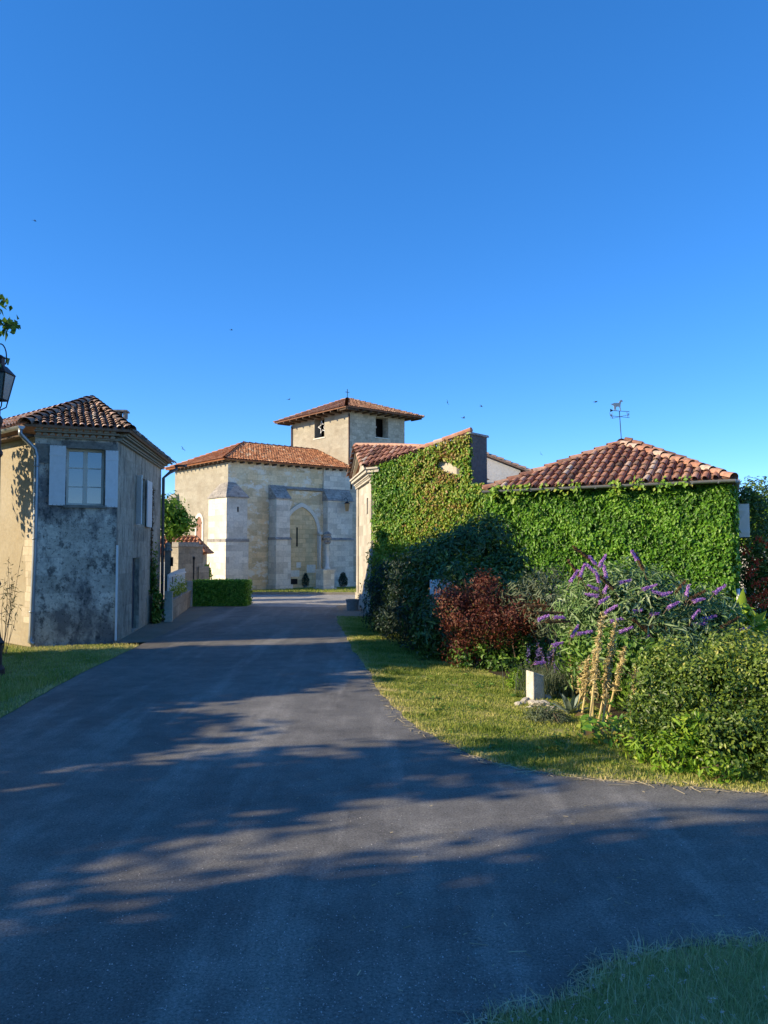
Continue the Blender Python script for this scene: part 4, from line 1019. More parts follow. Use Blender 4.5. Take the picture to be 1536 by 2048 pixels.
# young lime tree behind the house
def tree(name, label, base, height, blobs, n, L, W, mat, clumps, cs, tr=.12, seed=3, group=None, cat='tree', limbs=10, **kw):
    t = thing(name, label, cat, base, group); mb = MB(); base = V3(base)
    top = base + V3((random.uniform(-.2, .2), random.uniform(-.2, .2), height * .8))
    mb.tube([base + V3((0, 0, -.05)), base.lerp(top, .3), base.lerp(top, .65), top], [tr * 1.25, tr, tr * .75, tr * .3], 9)
    for i in range(limbs):
        b = blobs[i % len(blobs)]
        tip = V3(b[0]) + V3((random.gauss(0, .45) * b[1][0], random.gauss(0, .45) * b[1][1], random.gauss(.1, .4) * b[1][2]))
        s_ = base.lerp(top, random.uniform(.4, .95)); m_ = s_.lerp(tip, .5) + V3((0, 0, .12 * (tip - s_).length))
        mb.tube([s_, m_, tip], [tr * .45, tr * .28, tr * .08], 6)
    mb.build('trunk', M['bark'], t)
    p, nr, ct = blob_pts(blobs, n, .55, clumps, cs, .25, seed, .1)
    leaves('crown', p, nr, L, W, mat, t, np.clip(rng.normal(.5, .2, len(p)) + ct, 0, 1), **kw)
    return t
lt = P(338, 1040, 31.0)
tree('young_tree', 'young bright green leafy tree peeping out behind the left house', (lt.x, lt.y, 0), 3.6, [((lt.x - .1, lt.y, lt.z), (1.0, .9, .95)), ((lt.x + .35, lt.y - .1, lt.z - .25), (.55, .5, .5)), ((lt.x - .3, lt.y, lt.z + .35), (.6, .6, .55))], 3600, .15, .11, M['bright_leaf'], 130, .13, .07, seed=8)

# ================================================================== GATEHOUSE
GA = V3((-.40, 27.0, 0)); GF = V3((-1.08, 31.7, 0)); GE = V3((3.25, 24.0, 0))
gfd = (GF - GA).normalized(); gfn = V3((-gfd.y, gfd.x, 0))
if gfn.x > 0: gfn = -gfn
GH = 5.05
gate = thing('gatehouse', 'pale stone gatehouse with pediment front and ivied end wall', 'gatehouse', GA)
gp = lambda x, k, z: GA + gfd * x + gfn * k + V3((0, 0, z))
gwd, gwL, gwn = frame_of(GA, GE)
gw = lambda x, k, z: GA + gwd * x + gwn * k + V3((0, 0, z))
FL_ = (GF - GA).length
mb = MB(); panel(mb, GA, gfd, FL_, 0, GH, gfn, .25, [(1.3, 1.75, 3.55, 4.15)]); panel(mb, GF, V3((1, .1, 0)).normalized(), 8, 0, GH, V3((-.1, 1, 0)))
mb.build('front_wall', M['gate_stone'], gate)
mb = MB(); mb.obox(gp(1.28, -.24, 3.5), gfd * .5, gfn * .04, (0, 0, .7)); mb.build('niche', M['lh_stone'], gate)
CH0 = P(944, 864, 24.28); ZE = CH0.z
mb = MB()
x1_ = gwL * .95
xc_ = along(943, GA, gwd); mb.prism([gw(0, 0, 0), gw(gwL, 0, 0), gw(gwL, 0, 4.2), gw(xc_, 0, 4.2), gw(xc_, 0, ZE - .12), gw(.0, 0, GH + .02)], -gwn * .4)
mb.build('end_wall', M['gate_stone'], gate)
# cornice, pediment
mb = MB()
for (k, z0, z1) in ((.10, GH - .34, GH - .27), (.16, GH - .20, GH - .11), (.26, GH - .11, GH), (.32, GH, GH + .06)):
    mb.obox(gp(-k * .6, -.02, z0), gfd * (FL_ + k * 1.2), gfn * (k + .02), (0, 0, z1 - z0))
    mb.obox(gw(-.03, -.02, z0 - .003), gwd * .52, gwn * (k + .02), (0, 0, z1 - z0))
for i in range(24): mb.obox(gp(.05 + i * .195, .0, GH - .27), gfd * .1, gfn * .13, (0, 0, .07))
mb.build('cornice', M['gate_stone'], gate)
APX = gp(FL_ / 2, .1, ZV(893, 29.3))
mb = MB(); zA = APX.z - .12
mb.prism([gp(.05, -.1, GH + .06), gp(FL_ - .05, -.1, GH + .06), gp(FL_ / 2, -.1, zA)], gfn * .14)
pd_ = mb.build('pediment', M['gate_stone'], gate)
mb = MB()
for sgn, xs_ in ((1, -.15), (-1, FL_ + .15)):
    for (k, dz, hh) in ((.24, 0, .09), (.32, .09, .06)):
        a = gp(xs_, -.05, GH + .06 + dz); b = gp(FL_ / 2, -.05, zA - .02 + dz)
        mb.obox(a, b - a, gfn * (k + .05), (0, 0, hh))
mb.build('raking_cornice', M['gate_stone'], pd_)
mb = MB(); mb.obox(gp(-.03, -.1, 0), gfd * .5, gfn * .16, (0, 0, GH - .36)); mb.obox(gp(-.06, -.1, 0), gfd * (FL_ + .1), gfn * .2, (0, 0, .5)); mb.obox(gp(FL_ - .5, -.1, 0), gfd * .5, gfn * .16, (0, 0, GH - .36)); mb.split('pilaster', M['gate_stone'], gate)
# roof: near slope, far slope
apx = gp(FL_ / 2, .34, APX.z + .05); nearE = gp(-.10, .34, GH + .10); nearW = gw(.35, .16, GH + .22)
xr_ = along(872, GA, gwd); rB = gw(xr_, .06, GH + .10 + (ZE - GH - .14) * xr_ / x1_); farE = gp(FL_ + .25, .36, GH + .14)
mb = MB()
eaveN = nearE
tile_roof(mb, [nearE, rB, apx], (rB - nearE), .24, .32, .10, bias=.0)
mb.poly([farE, farE + V3((6, .8, 0)), rB + V3((.5, 1.6, -.05)), apx], .4)
mb.poly([apx, rB, rB + V3((.5, 1.6, -.05))], .3)
ridge_tiles(mb, nearE, apx, .12); ridge_tiles(mb, farE, apx, .12); mb.tube([apx + V3((0, 0, .02)), apx.lerp(rB, .5) + V3((0, 0, .03)), rB], .075, 8, .75)
groof = mb.build('roof', M['tile_gate'], gate)
mb = MB()
for i in range(11):
    a_, b_ = (i - .04) / 11, (i + 1.04) / 11; pa_, pb_ = gw(.3 + (xc_ - .25) * a_, .07, GH + .12 + (ZE - GH - .06) * a_ + .06 * random.random()), gw(.3 + (xc_ - .25) * b_, .07, GH + .12 + (ZE - GH - .06) * b_ + .02)
    mb.tube([pa_, pb_], [.095, .08], 8, random.uniform(.5, 1))
mb.build('verge_tiles', M['tile_gate'], groof)
# chimney
cz = P(960, 862, 24.2)
mb = MB(); ca = gw(gwL * .945, .1, 0)
cx1 = along(944, GA, gwd); cx0 = cx1 - .55
zb1 = ZV(962, 24.0)
mb.obox(gw(cx0, -.92, zb1 - .6), gwd * (cx1 - cx0), gwn * .96, (0, 0, cz.z - zb1 + .6 - .08)); chm = mb.build('chimney', M['chimney'], gate)
mb = MB(); zc = cz.z - .08; q = lambda x, k, z: gw(x, k, z)
mb.prism([q(cx0 - .05, .12, zc), q(cx1 + .05, .12, zc), q(cx1 + .03, .12, zc + .07), q((cx0 + cx1) / 2, .12, zc + .12), q(cx0 - .02, .12, zc + .08)], -gwn * 1.1); mb.build('chimney_cap', M['ch_cap'], chm)
# white gable building behind
wb = P(1010, 940, 33)
t = thing('white_building', 'white rendered building with brown tiled gable behind the ivied houses', 'building', (wb.x, wb.y, 0))
zr0, zr1 = ZV(905, 33), ZV(940, 33)
x0w, x1w = P(930, 900, 33).x, P(1066, 900, 33).x
mb = MB(); mb.prism([(x0w - 2, 33, 0), (x1w - .55, 33, 0), (x1w - .55, 33, zr1 - .02), (x0w, 33, zr0 + .18), (x0w - 2, 33, zr1)], (0, 4, 0)); mb.prism([(x1w - .548, 33.3, 0), (x1w, 33.3, 0), (x1w, 33.3, zr1 - .25), (x1w - .548, 33.3, zr1 - .05)], (0, 3.7, 0)); mb.build('wall', M['white_wall'], t)
mb = MB(); tile_roof(mb, [(x1w + .25, 32.8, zr1 - .22), (x1w + .25, 37, zr1 - .22), (x0w, 37, zr0 + .25), (x0w, 32.8, zr0 + .25)], (0, 1, 0), .25, .34, .1); tile_roof(mb, [(x0w, 32.8, zr0 + .25), (x0w, 37, zr0 + .25), (x0w - 2.3, 37, zr1), (x0w - 2.3, 32.8, zr1)], (0, 1, 0), .3, .4, .12); mb.build('roof', M['tile_left'], t)
# planter at the gatehouse foot
pb = G(705, 1221.5)
t = thing('planter', 'round grey cast planter at the foot of the gatehouse', 'planter', pb)
mb = MB(); mb.lathe(pb, [(.17, 0), (.2, .02), (.235, .36), (.25, .37), (.25, .42), (.2, .42), (.19, .34)], 18); mb.build('pot', M['pot'], t, False)
mb = MB(); mb.lathe(pb + V3((0, 0, .3)), [(.19, 0), (.19, .03)], 14); mb.build('soil', M['soil'], t)

# ================================================================== RIGHT HOUSE
E1, E2 = P(968, 978, 22.6), P(1466, 956, 18.8)
E1.z = E2.z = (E1.z + E2.z) / 2
rd, rL, rn = frame_of(V3((E1.x, E1.y, 0)), V3((E2.x, E2.y, 0)))
ri = -rn
E3 = E2 + V3((1.85, 4.1, 0)); E4 = E1 + ri * 5.5
APR = P(1243, 886, 22.6)
cot = thing('ivy_cottage', 'low cottage with weathered orange tile hip roof, walls smothered in ivy', 'house', (E2.x, E2.y, 0))
Wn0, Wn1 = E1 - rn * .35, E2 - rn * .35 - rd * .2
rsd = (E3 - E2).normalized(); rsn = V3((rsd.y, -rsd.x, 0))
zE = E1.z
mb = MB(); panel(mb, Wn0, rd, (Wn1 - Wn0).length, 0, zE + .05, rn); mb.build('front_wall', M['gate_stone'], cot)
swz0, swz1 = ZV(1073, 20.6), ZV(1010, 20.6)
S0 = V3((Wn1.x, Wn1.y, 0))
mb = MB(); panel(mb, S0, rsd, 5.2, 0, zE + .05, rsn, .2, [(1.55, 2.2, swz0, swz1)]); panel(mb, S0 + rsd * 5.2, -rd, 6, 0, zE, V3((.5, .85, 0))); mb.build('side_wall', M['gate_stone'], cot)
casement(S0, rsd, rsn, 1.55, 2.2, swz0, swz1, .18, 2, M['white_paint'], cot, 1)
# open shutter on the side wall
def cshutter(x0, x1):
    q = lambda x, k, z: S0 + rsd * x + rsn * k + V3((0, 0, z))
    k = .2
    # hangs ajar, turned towards the viewer
    hinge = q(1.52, .12, swz0 - .02); dv = (rsn * .93 - rsd * .1).normalized(); up = V3((0, 0, 1)); th = dv.cross(up).normalized()
    if th.y > 0: th = -th
    H = swz1 - swz0 + .04; Wd = .40
    mb = MB()
    for i in range(4): mb.obox(hinge + dv * (i * Wd / 4 + .003), dv * (Wd / 4 - .006), th * .03, up * H)
    mb.obox(hinge - th * -.004, dv * Wd, th * .02, up * H)
    s_ = mb.build('shutter', M['white_paint'], cot)
    mb = MB()
    for zz in (.12, H - .2): mb.obox(hinge + th * .031 + up * zz + dv * .01, dv * (Wd - .02), th * .015, up * .08)
    a = hinge + th * .031 + up * .2 + dv * .02; b = hinge + th * .031 + up * (H - .2) + dv * (Wd - .08)
    mb.obox(a, dv * .06, th * .012, b - a)
    mb.build('brace', M['shutter_blue'], s_)
cshutter(0, 0)
mb = MB()
tile_roof(mb, [E1, E2, APR], rd, .24, .30, .093, 7, .08)
RB = APR + ri * 2.2
tile_roof(mb, [E2, E3, RB + V3((0, 0, 0)), APR], rsd, .27, .34, .115, 6)
tile_roof(mb, [E4, E1, APR, RB], ri, .27, .34, .115, 6)
tile_roof(mb, [E3, E4, RB], rd, .4, .5, .15)
ridge_tiles(mb, E2, APR, .13, .36, bias=.15); ridge_tiles(mb, E1, APR, .13, .36, bias=.0); ridge_tiles(mb, APR, RB, .13, .36)
croof = mb.build('roof', M['tile_right'], cot)
mb = MB(); mb.obox(E1 + V3((0, 0, -.13)) - rn * .36, rd * rL, rn * .36, (0, 0, .05)); mb.obox(E2 + V3((0, 0, -.133)) - rsn * .40, rsd * 4.6, rsn * .38, (0, 0, .05)); mb.split('soffit', M['wood_dark'], cot)
dz = V3((0, 0, -.05))
mb = MB(); gutter(mb, E1 + rn * .09 + dz, E2 + rn * .09 + rd * .08 + dz, .075); 
for i in range(11): 
    c = E1.lerp(E2, (i + .5) / 11) + rn * .09 + dz; mb.obox(c - rd * .012 - rn * .085 + V3((0, 0, -.085)), rd * .024, rn * .17, (0, 0, .012))
mb.build('gutter', M['zinc'], cot, True)
mb = MB(); gutter(mb, E2 + rsn * .09 + dz, E3 + rsn * .09 + dz, .075); mb.build('gutter', M['zinc'], cot, True)
mb = MB(); mb.tube([S0 + rsn * .22 + rn * .12 + V3((0, 0, z)) for z in (1.3, .7, .1)], .045, 8); mb.build('downpipe', M['white_paint'], cot, True)
# weather vane
vb = APR + V3((0, 0, .05)); dv = V3((.9, .42, 0)).normalized(); dv2 = V3((-.42, .9, 0))
vane = thing('weather_vane', 'iron weather vane with pale walking dog on the cottage roof peak', 'weather vane', vb)
vh = ZV(822, 22.6) - vb.z
mb = MB(); mb.tube([vb, vb + V3((-.05, 0, vh))], .012, 6); mb.build('pole', M['iron'], vane)
ac = vb + V3((-.04, 0, vh - .17)); al = .34
mb = MB()
for d_ in (dv, dv2): mb.tube([ac - d_ * al, ac + d_ * al], .007, 5)
gl_ = {'E': [((0, 0), (0, 1)), ((0, 0), (.6, 0)), ((0, .5), (.5, .5)), ((0, 1), (.6, 1))], 'W': [((0, 1), (.2, 0)), ((.2, 0), (.4, .6)), ((.4, .6), (.6, 0)), ((.6, 0), (.8, 1))], 'N': [((0, 0), (0, 1)), ((0, 1), (.6, 0)), ((.6, 0), (.6, 1))], 'S': [((0, 0), (.6, 0)), ((.6, 0), (.6, .5)), ((.6, .5), (0, .5)), ((0, .5), (0, 1)), ((0, 1), (.6, 1))]}
mb.split('compass_arm', M['iron'], vane)
for ch_, d_, sg in (('E', dv, 1), ('W', dv, -1), ('N', dv2, 1), ('S', dv2, -1)):
    c = ac + d_ * al * sg; mb = MB()
    for (a, b) in gl_[ch_]:
        mb.tube([c + V3(((a[0] - .3) * .1, 0, a[1] * .1)), c + V3(((b[0] - .3) * .1, 0, b[1] * .1))], .006, 4)
    mb.build('compass_letter', M['iron'], vane)
tpv = vb + V3((-.05, 0, vh)); rv = V3((.94, .34, 0)).normalized()
mb = MB(); mb.tube([tpv - rv * .32 + V3((0, 0, .0)), tpv + rv * .36], .008, 5); mb.prism([tpv - rv * .32 + V3((0, 0, -.05)), tpv - rv * .2, tpv - rv * .32 + V3((0, 0, .05))], (0, .01, 0)); mb.build('arrow', M['iron'], vane)
dog = [(-.30, .18), (-.22, .20), (-.18, .22), (-.02, .23), (.02, .30), (.06, .33), (.12, .31), (.13, .28), (.07, .26), (.05, .20), (.04, .12), (.05, .0), (.02, .0), (.005, .10), (-.02, .12), (-.10, .11), (-.12, .06), (-.10, .0), (-.13, .0), (-.155, .06), (-.165, .0), (-.19, .0), (-.185, .08), (-.2, .14), (-.25, .15)]
mb = MB(); mb.prism([tpv + rv * (x * 1.0) + V3((0, -.006, z * 1.0 + .01)) for x, z in dog], (0, .012, 0)); mb.build('dog_figure', M['vane_plate'], vane)

# ivy ------------------------------------------------------------------
def ivy_wall(name, label, q, xr, zfun, n, mat, L, tintf, seed, bulge=.22, mask=None):
    o, d, nn = q
    t = thing(name, label, 'ivy', o)
    P_, N_, T_ = [], [], []
    for layer in (0, 1):
        m = n if layer else int(n * .6)
        x = rng.uniform(xr[0] - .1, xr[1] + .1, m); z = rng.uniform(.1, 1, m) * np.array([zfun(a) for a in x])
        nz = fnoise(x, z, seed, 1.8); nz2 = fnoise(x, z, seed + 1, 5); gap = fnoise(x, z, seed + 2, 9)
        k_ = np.ones(m, dtype=bool)
        if mask is not None: k_ &= mask(x, z)
        k_ &= (x > xr[0] + .1 + .1 * nz2) & (x < xr[1] - .08 + .1 * nz2)
        if layer: k_ &= gap + .4 * nz2 > -.55 + .9 * (rng.uniform(size=m) - .5)
        x, z, nz, nz2 = x[k_], z[k_], nz[k_], nz2[k_]
        k = (.09 + bulge * np.clip(.5 + .38 * nz + .3 * nz2, 0, 1) * rng.uniform(.5, 1, len(x))) if layer else .03 + .05 * rng.uniform(size=len(x))
        pos = np.array(o)[None, :] * np.array([1, 1, 0]) + np.array(d)[None, :] * x[:, None] + np.array(nn)[None, :] * k[:, None]; pos[:, 2] = z
        P_.append(pos); N_.append(np.tile(np.array(nn) + np.array([0, 0, .35]), (len(x), 1)) + rng.normal(size=(len(x), 3)) * .55)
        T_.append(np.clip(tintf(x, z) + rng.normal(0, .19, len(x)) - .2 * (layer == 0), 0, 1))  # inner layer tinted darker, painting the shade between the leaves
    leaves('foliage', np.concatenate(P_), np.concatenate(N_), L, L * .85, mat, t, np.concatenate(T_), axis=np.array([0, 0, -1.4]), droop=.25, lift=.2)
    return t
cL = (Wn1 - Wn0).length
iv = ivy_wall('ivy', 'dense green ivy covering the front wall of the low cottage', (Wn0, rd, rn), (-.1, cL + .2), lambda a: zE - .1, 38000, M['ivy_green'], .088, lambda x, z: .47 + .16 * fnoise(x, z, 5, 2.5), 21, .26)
n_ = 9000; zz = rng.uniform(.1, zE - .15, n_); xx = rng.uniform(-.1, 2.4, n_); k_ = (xx < 1.45) | (zz < swz0 - .1) | (zz > swz1 + .1); xx, zz = xx[k_], zz[k_]; n_ = len(xx)
pp = np.array([list(S0 + rsd * a + rsn * (.05 + random.uniform(0, .16)) + V3((0, 0, b))) for a, b in zip(xx, zz)])
leaves('side_foliage', pp, np.tile(np.array(rsn) + np.array([0, 0, .4]), (n_, 1)) + rng.normal(size=(n_, 3)) * .4, .105, .085, M['ivy_green'], iv, axis=np.array([0, 0, -1.6]), droop=.2)
# tendrils over the gutter
for (u0, cnt, dn_) in ((1035, 60, .25), (1070, 20, .1), (1110, 18, .1), (1180, 24, .05), (1262, 40, .22), (1300, 24, .1), (1350, 30, .15), (1385, 14, .05), (1150, 14, .2), (1000, 70, .15)):
    c = E1.lerp(E2, (u0 - 968) / 504) + rn * .14; pts = []
    for _ in range(cnt): pts.append(c + rd * random.gauss(0, .1) + V3((0, 0, random.uniform(-.08 - dn_, .08))) + rn * random.gauss(0, .05))
    pp = np.array([list(p) for p in pts])
    leaves('tendril', pp, np.tile(np.array(rn) + np.array([0, 0, .5]), (len(pp), 1)) + rng.normal(size=pp.shape) * .5, .11, .09, M['ivy_autumn'], iv, np.clip(rng.normal(.35, .12, len(pp)), 0, 1), axis=np.array([0, 0, -1.0]))
def gtint(x, z):
    s = x / gwL; g = fnoise(x, z, 9, 1.3)
    return .20 + .27 * np.exp(-((s - .55) / .26) ** 2) * (z > 2.6) + .16 * g + .22 * ((s > .62) & (z > 4.4)) * np.clip(.5 + g, 0, 1)
bx, bz = along(905, GA, gwd), ZV(934, 24.7)
def gmask(x, z):
    d1 = ((x - bx) / .5) ** 2 + ((z - bz + (x - bx) * .35) / .17) ** 2
    return (d1 > 1.0 + .5 * fnoise(x, z, 4, 6)) & ((x < cx1 + .03) | (z < zb1 - .05)) & (x > .12 + .06 * np.sin(z * 5) + .12 * (z < 2.6))
ivy_wall('ivy', 'turning green, yellow and russet ivy on the gatehouse end wall', (GA, gwd, gwn), (0, gwL + .1), lambda a: GH + .06 + (ZE - GH - .02) * min(1, a / x1_), 22000, M['ivy_autumn'], .095, gtint, 33, .2, gmask)

# ================================================================== SHRUBS ON THE RIGHT
def B(u, v, Y, r): p = P(u, v, Y); return ((p.x, p.y, p.z), r)
# yellow-green shrub next to the gatehouse
g = G(760, 1225); 
shrub('golden_shrub', 'yellow green shrub at the foot of the gatehouse ivy', 'shrub', (g.x, g.y, 0), [B(775, 1130, 24.6, (.62, .5, .75)), B(758, 1175, 24.8, (.42, .4, .7)), B(820, 1120, 24.3, (.5, .4, .5))], 3200, .14, .05, M['yellow_leaf'], 220, .1, seed=5, axis=np.array([0, 0, .8]))
g = G(800, 1285)
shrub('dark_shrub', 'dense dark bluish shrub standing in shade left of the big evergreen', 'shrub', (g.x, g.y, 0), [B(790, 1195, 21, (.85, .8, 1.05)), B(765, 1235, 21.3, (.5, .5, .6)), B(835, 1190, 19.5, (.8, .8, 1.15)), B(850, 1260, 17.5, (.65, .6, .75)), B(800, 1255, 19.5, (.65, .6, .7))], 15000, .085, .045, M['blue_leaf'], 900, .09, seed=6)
g = G(960, 1320)
shrub('evergreen_shrub', 'tall dark evergreen shrub with glossy leaves before the ivied walls', 'shrub', (g.x, g.y, 0), [B(930, 1130, 18.5, (1.0, .9, .95)), B(968, 1092, 18.8, (.72, .7, .7)), B(875, 1155, 17.6, (.7, .7, .95)), B(1015, 1180, 18.0, (.62, .6, .95)), B(930, 1220, 17, (1.2, .8, 1.1)), B(1070, 1255, 16.3, (.55, .6, .7)), B(885, 1260, 16.3, (.5, .5, .8)), B(912, 1165, 15.7, (.30, .25, .30)), B(872, 1290, 15.8, (.34, .3, .45))], 19000, .14, .05, M['dark_leaf'], 1100, .11, seed=7, axis=np.array([0, 0, .3]))
# electric cabinet
cb = P(876, 1196, 16.2); cb.z = 0
t = thing('meter_cabinet', 'white meter cabinet half hidden behind the red barberry', 'cabinet', cb)
z0, z1 = ZV(1242, 16.2), ZV(1160, 16.2)
mb = MB(); mb.box((cb.x + .1, cb.y + .12, (z0 + z1) / 2), (.46, .26, z1 - z0), -.5); mb.build('body', M['white_paint'], t)
mb = MB(); mb.box((cb.x + .1, cb.y + .12, z0 / 2 - .004), (.3, .18, z0 - .01), -.5); mb.build('plinth', M['lh_stone'], t)
mb = MB(); mb.box((cb.x + .1 - .125 * math.sin(.5), cb.y + .12 - .125 * math.cos(.5) - .012, (z0 + z1) / 2), (.44, .02, z1 - z0 - .08), -.5); mb.build('door', M['white_paint'], t)
g = G(1000, 1338)
bar = shrub('barberry_shrub', 'red purple barberry shrub with arching twigs beside the grass verge', 'shrub', (g.x, g.y, 0), [B(960, 1205, 14.9, (.52, .45, .36)), B(1040, 1235, 14.6, (.62, .5, .32)), B(915, 1225, 14.9, (.34, .35, .42)), B(985, 1250, 14.5, (.75, .5, .35)), B(925, 1300, 14.7, (.3, .3, .3)), B(1085, 1225, 14.4, (.35, .3, .2)), B(975, 1170, 14.9, (.22, .2, .22)), B(895, 1190, 14.9, (.2, .2, .2))], 11000, .055, .03, M['barberry'], 420, .085, seed=8, amp=.6, shell=.55, tintmu=.42)
mb = MB()
for i in range(60):
    a = random.uniform(0, 6.28); tip = V3((g.x + .75 * math.cos(a) * random.uniform(.3, 1.1), g.y + .3 + .5 * math.sin(a), random.uniform(.7, 1.75)))
    stems(mb, (g.x + random.uniform(-.1, .1), g.y + .2 + random.uniform(-.1, .1), 0), [tip], .012, .004, .12, 4)
mb.build('twigs', M['twig'], bar)
pp = np.array([[g.x + random.uniform(-.6, .3), g.y - .25 + random.uniform(-.15, .1), random.uniform(.03, .35)] for _ in range(900)])
o = shrub('groundcover_plant', 'low green leafy plants under the red barberry', 'plant', (g.x - .3, g.y - .3, 0), [((g.x - .55, g.y - .1, .12), (.5, .3, .34)), ((g.x - .05, g.y - .25, .1), (.35, .25, .3)), ((g.x + .5, g.y - .1, .15), (.45, .25, .35)), ((g.x + .1, g.y + .2, .45), (.8, .3, .35))], 4200, .085, .05, M['hedge_leaf'], 150, .06, seed=9)
# buddleia
g = G(1290, 1400)
bud_blobs = [B(1290, 1265, 12.0, (1.15, .9, .85)), B(1180, 1250, 12.3, (.55, .6, .65)), B(1400, 1270, 11.8, (.65, .6, .6)), B(1255, 1200, 12.3, (.8, .6, .45)), B(1330, 1330, 11.4, (.9, .6, .55)), B(1210, 1340, 11.8, (.55, .5, .6))]
bud = shrub('butterfly_bush', 'butterfly bush with grey green leaves and many purple flower spikes', 'shrub', (g.x, g.y, 0), bud_blobs, 15000, .15, .032, M['buddleia'], 800, .11, seed=10, amp=.4, axis=np.array([0, 0, .5]))
def spike(u, v, Y, ang, L, spent=False, r=.027):
    p = P(u, v, Y); d = V3((math.cos(ang), random.uniform(-.3, .1), math.sin(ang))).normalized(); mb = MB(); qp, qn = [], []
    mb.tube([p - d * L * .9 + V3((0, 0, -.05)), p - d * L * .5, p + d * L * .55], [.006, .005, .003], 4)
    n = int(190 * L / .2)
    for _ in range(n):
        s_ = random.uniform(-.5, .5); rr = r * (1.05 - (s_ + .5) * .75) * random.uniform(.6, 1)
        v_ = V3((random.gauss(0, 1), random.gauss(0, 1), random.gauss(0, 1))); v_ = (v_ - d * v_.dot(d)).normalized()
        q_ = p + d * s_ * L + v_ * rr
        qp.append(list(q_)); qn.append(list(v_ + d * .3))
    fs_ = leaves('spent_spike' if spent else 'flower_spike', np.array(qp), np.array(qn), .024, .021, M['spent' if spent else 'purple'], bud); mb.build('flower_stem', M['twig'], fs_)
for (u, v, a) in ((1185, 1120, 2.3), (1205, 1122, 1.1), (1180, 1135, 2.4), (1210, 1143, 1.9), (1148, 1152, .9), (1186, 1175, 2.8), (1183, 1190, 2.9), (1250, 1163, .3), (1300, 1174, .2), (1268, 1110, 2.3), (1316, 1186, 2.9), (1333, 1187, .1), (1213, 1175, 1), (1207, 1200, .6), (1222, 1218, .5), (1275, 1222, .1), (1346, 1210, .4), (1391, 1228, .8), (1398, 1200, .3), (1440, 1178, .6), (1398, 1248, .1), (1490, 1258, .45), (1250, 1260, .6), (1291, 1282, 1.1), (1258, 1292, .4), (1273, 1312, .1), (1118, 1235, .1), (1087, 1235, .3), (1150, 1262, 1), (1115, 1288, .2), (1170, 1265, .1), (1340, 1300, .7), (1335, 1308, 1.2), (1080, 1325, .1), (1235, 1240, .3), (1375, 1180, 1.5), (1310, 1228, .3), (1420, 1235, .3), (1195, 1155, 2.0), (1165, 1140, 1.2)):
    spike(u, v, 11.0 + random.uniform(-.15, .35), a + random.uniform(-.15, .15), random.uniform(.12, .22))
for (u, v, a, L) in ((1165, 1107, 2.5, .35), (1150, 1140, 2.2, .35), (1213, 1165, 2.4, .3), (1278, 1122, 2.1, .3), (1360, 1175, .9, .25), (1395, 1190, .5, .25), (1300, 1252, .2, .25), (1075, 1212, .0, .35), (1100, 1226, 0, .4), (1115, 1243, .0, .35), (1352, 1310, 1.5, .25), (1280, 1250, 2.5, .3), (1460, 1245, .5, .3), (1380, 1205, .2, .2)):
    spike(u, v, 11.1 + random.uniform(-.1, .3), a, L, True, .028)
# silvery sprays left of the bush
g = G(1075, 1345)
shrub('silver_sprays', 'silvery leafed young sprays between the evergreen and the butterfly bush', 'shrub', (g.x + .2, g.y + .6, 0), [B(1055, 1205, 14.8, (.45, .4, .5)), B(1110, 1230, 14.2, (.5, .4, .45)), B(1095, 1180, 14.9, (.3, .3, .35))], 2200, .14, .03, M['silver_leaf'], 120, .1, seed=12, axis=np.array([0, 0, .9]))
g = G(1180, 1400)
shrub('leafy_shrub', 'fresh green shrub between the butterfly bush and dry flower stalks', 'shrub', (g.x, g.y + .4, 0), [B(1230, 1330, 10.9, (.5, .4, .45)), B(1290, 1350, 10.6, (.5, .4, .5)), B(1170, 1300, 11.6, (.4, .35, .3))], 3000, .10, .05, M['hedge_leaf'], 260, .08, seed=13, tintmu=.6)
# large leaved yellow green plant at the right
g = P(1478, 1230, 12.6)
shrub('broadleaf_plant', 'large yellow green leaves rising behind the butterfly bush on the right', 'plant', (g.x, g.y, 0), [((g.x, g.y, g.z - .1), (.38, .3, .22)), ((g.x - .15, g.y, g.z - .35), (.4, .3, .3))], 130, .24, .19, M['bright_leaf'], seed=14, tintmu=.85)
# trumpet vine with red flowers on the side wall
tv = S0 + rsd * 3.2 + rsn * .55
vine = shrub('trumpet_vine', 'dark trumpet vine with red flower clusters on the cottage side wall', 'vine', (tv.x, tv.y, 0), [((tv.x, tv.y, 2.4), (.6, 1.2, 1.5)), ((tv.x + .5, tv.y + 1.0, 3.4), (.6, 1.2, .9)), ((tv.x + .2, tv.y - .4, 1.0), (.6, .9, .9)), ((tv.x + 1.0, tv.y + .6, 1.4), (.8, 1.0, 1.3))], 9000, .13, .06, M['dark_leaf'], 600, .12, seed=15, tintmu=.6)
for (u, v) in ((1494, 1102), (1512, 1123), (1505, 1138), (1495, 1200), (1510, 1198), (1524, 1192), (1530, 1160), (1500, 1150), (1533, 1183), (1520, 1080), (1528, 1210), (1535, 1090), (1498, 1214), (1512, 1170), (1492, 1245)):
    c = P(u, v, 19.6 + random.uniform(-.3, .3)); fr, fnr = [], []
    for _ in range(26): fr.append([c.x + random.gauss(0, .06), c.y + random.gauss(0, .05), c.z + random.gauss(0, .05)]); fnr.append([random.gauss(0, 1), -1, random.gauss(0, 1)])
    leaves('flower_cluster', np.array(fr), np.array(fnr), .08, .05, M['red_flower'], vine)
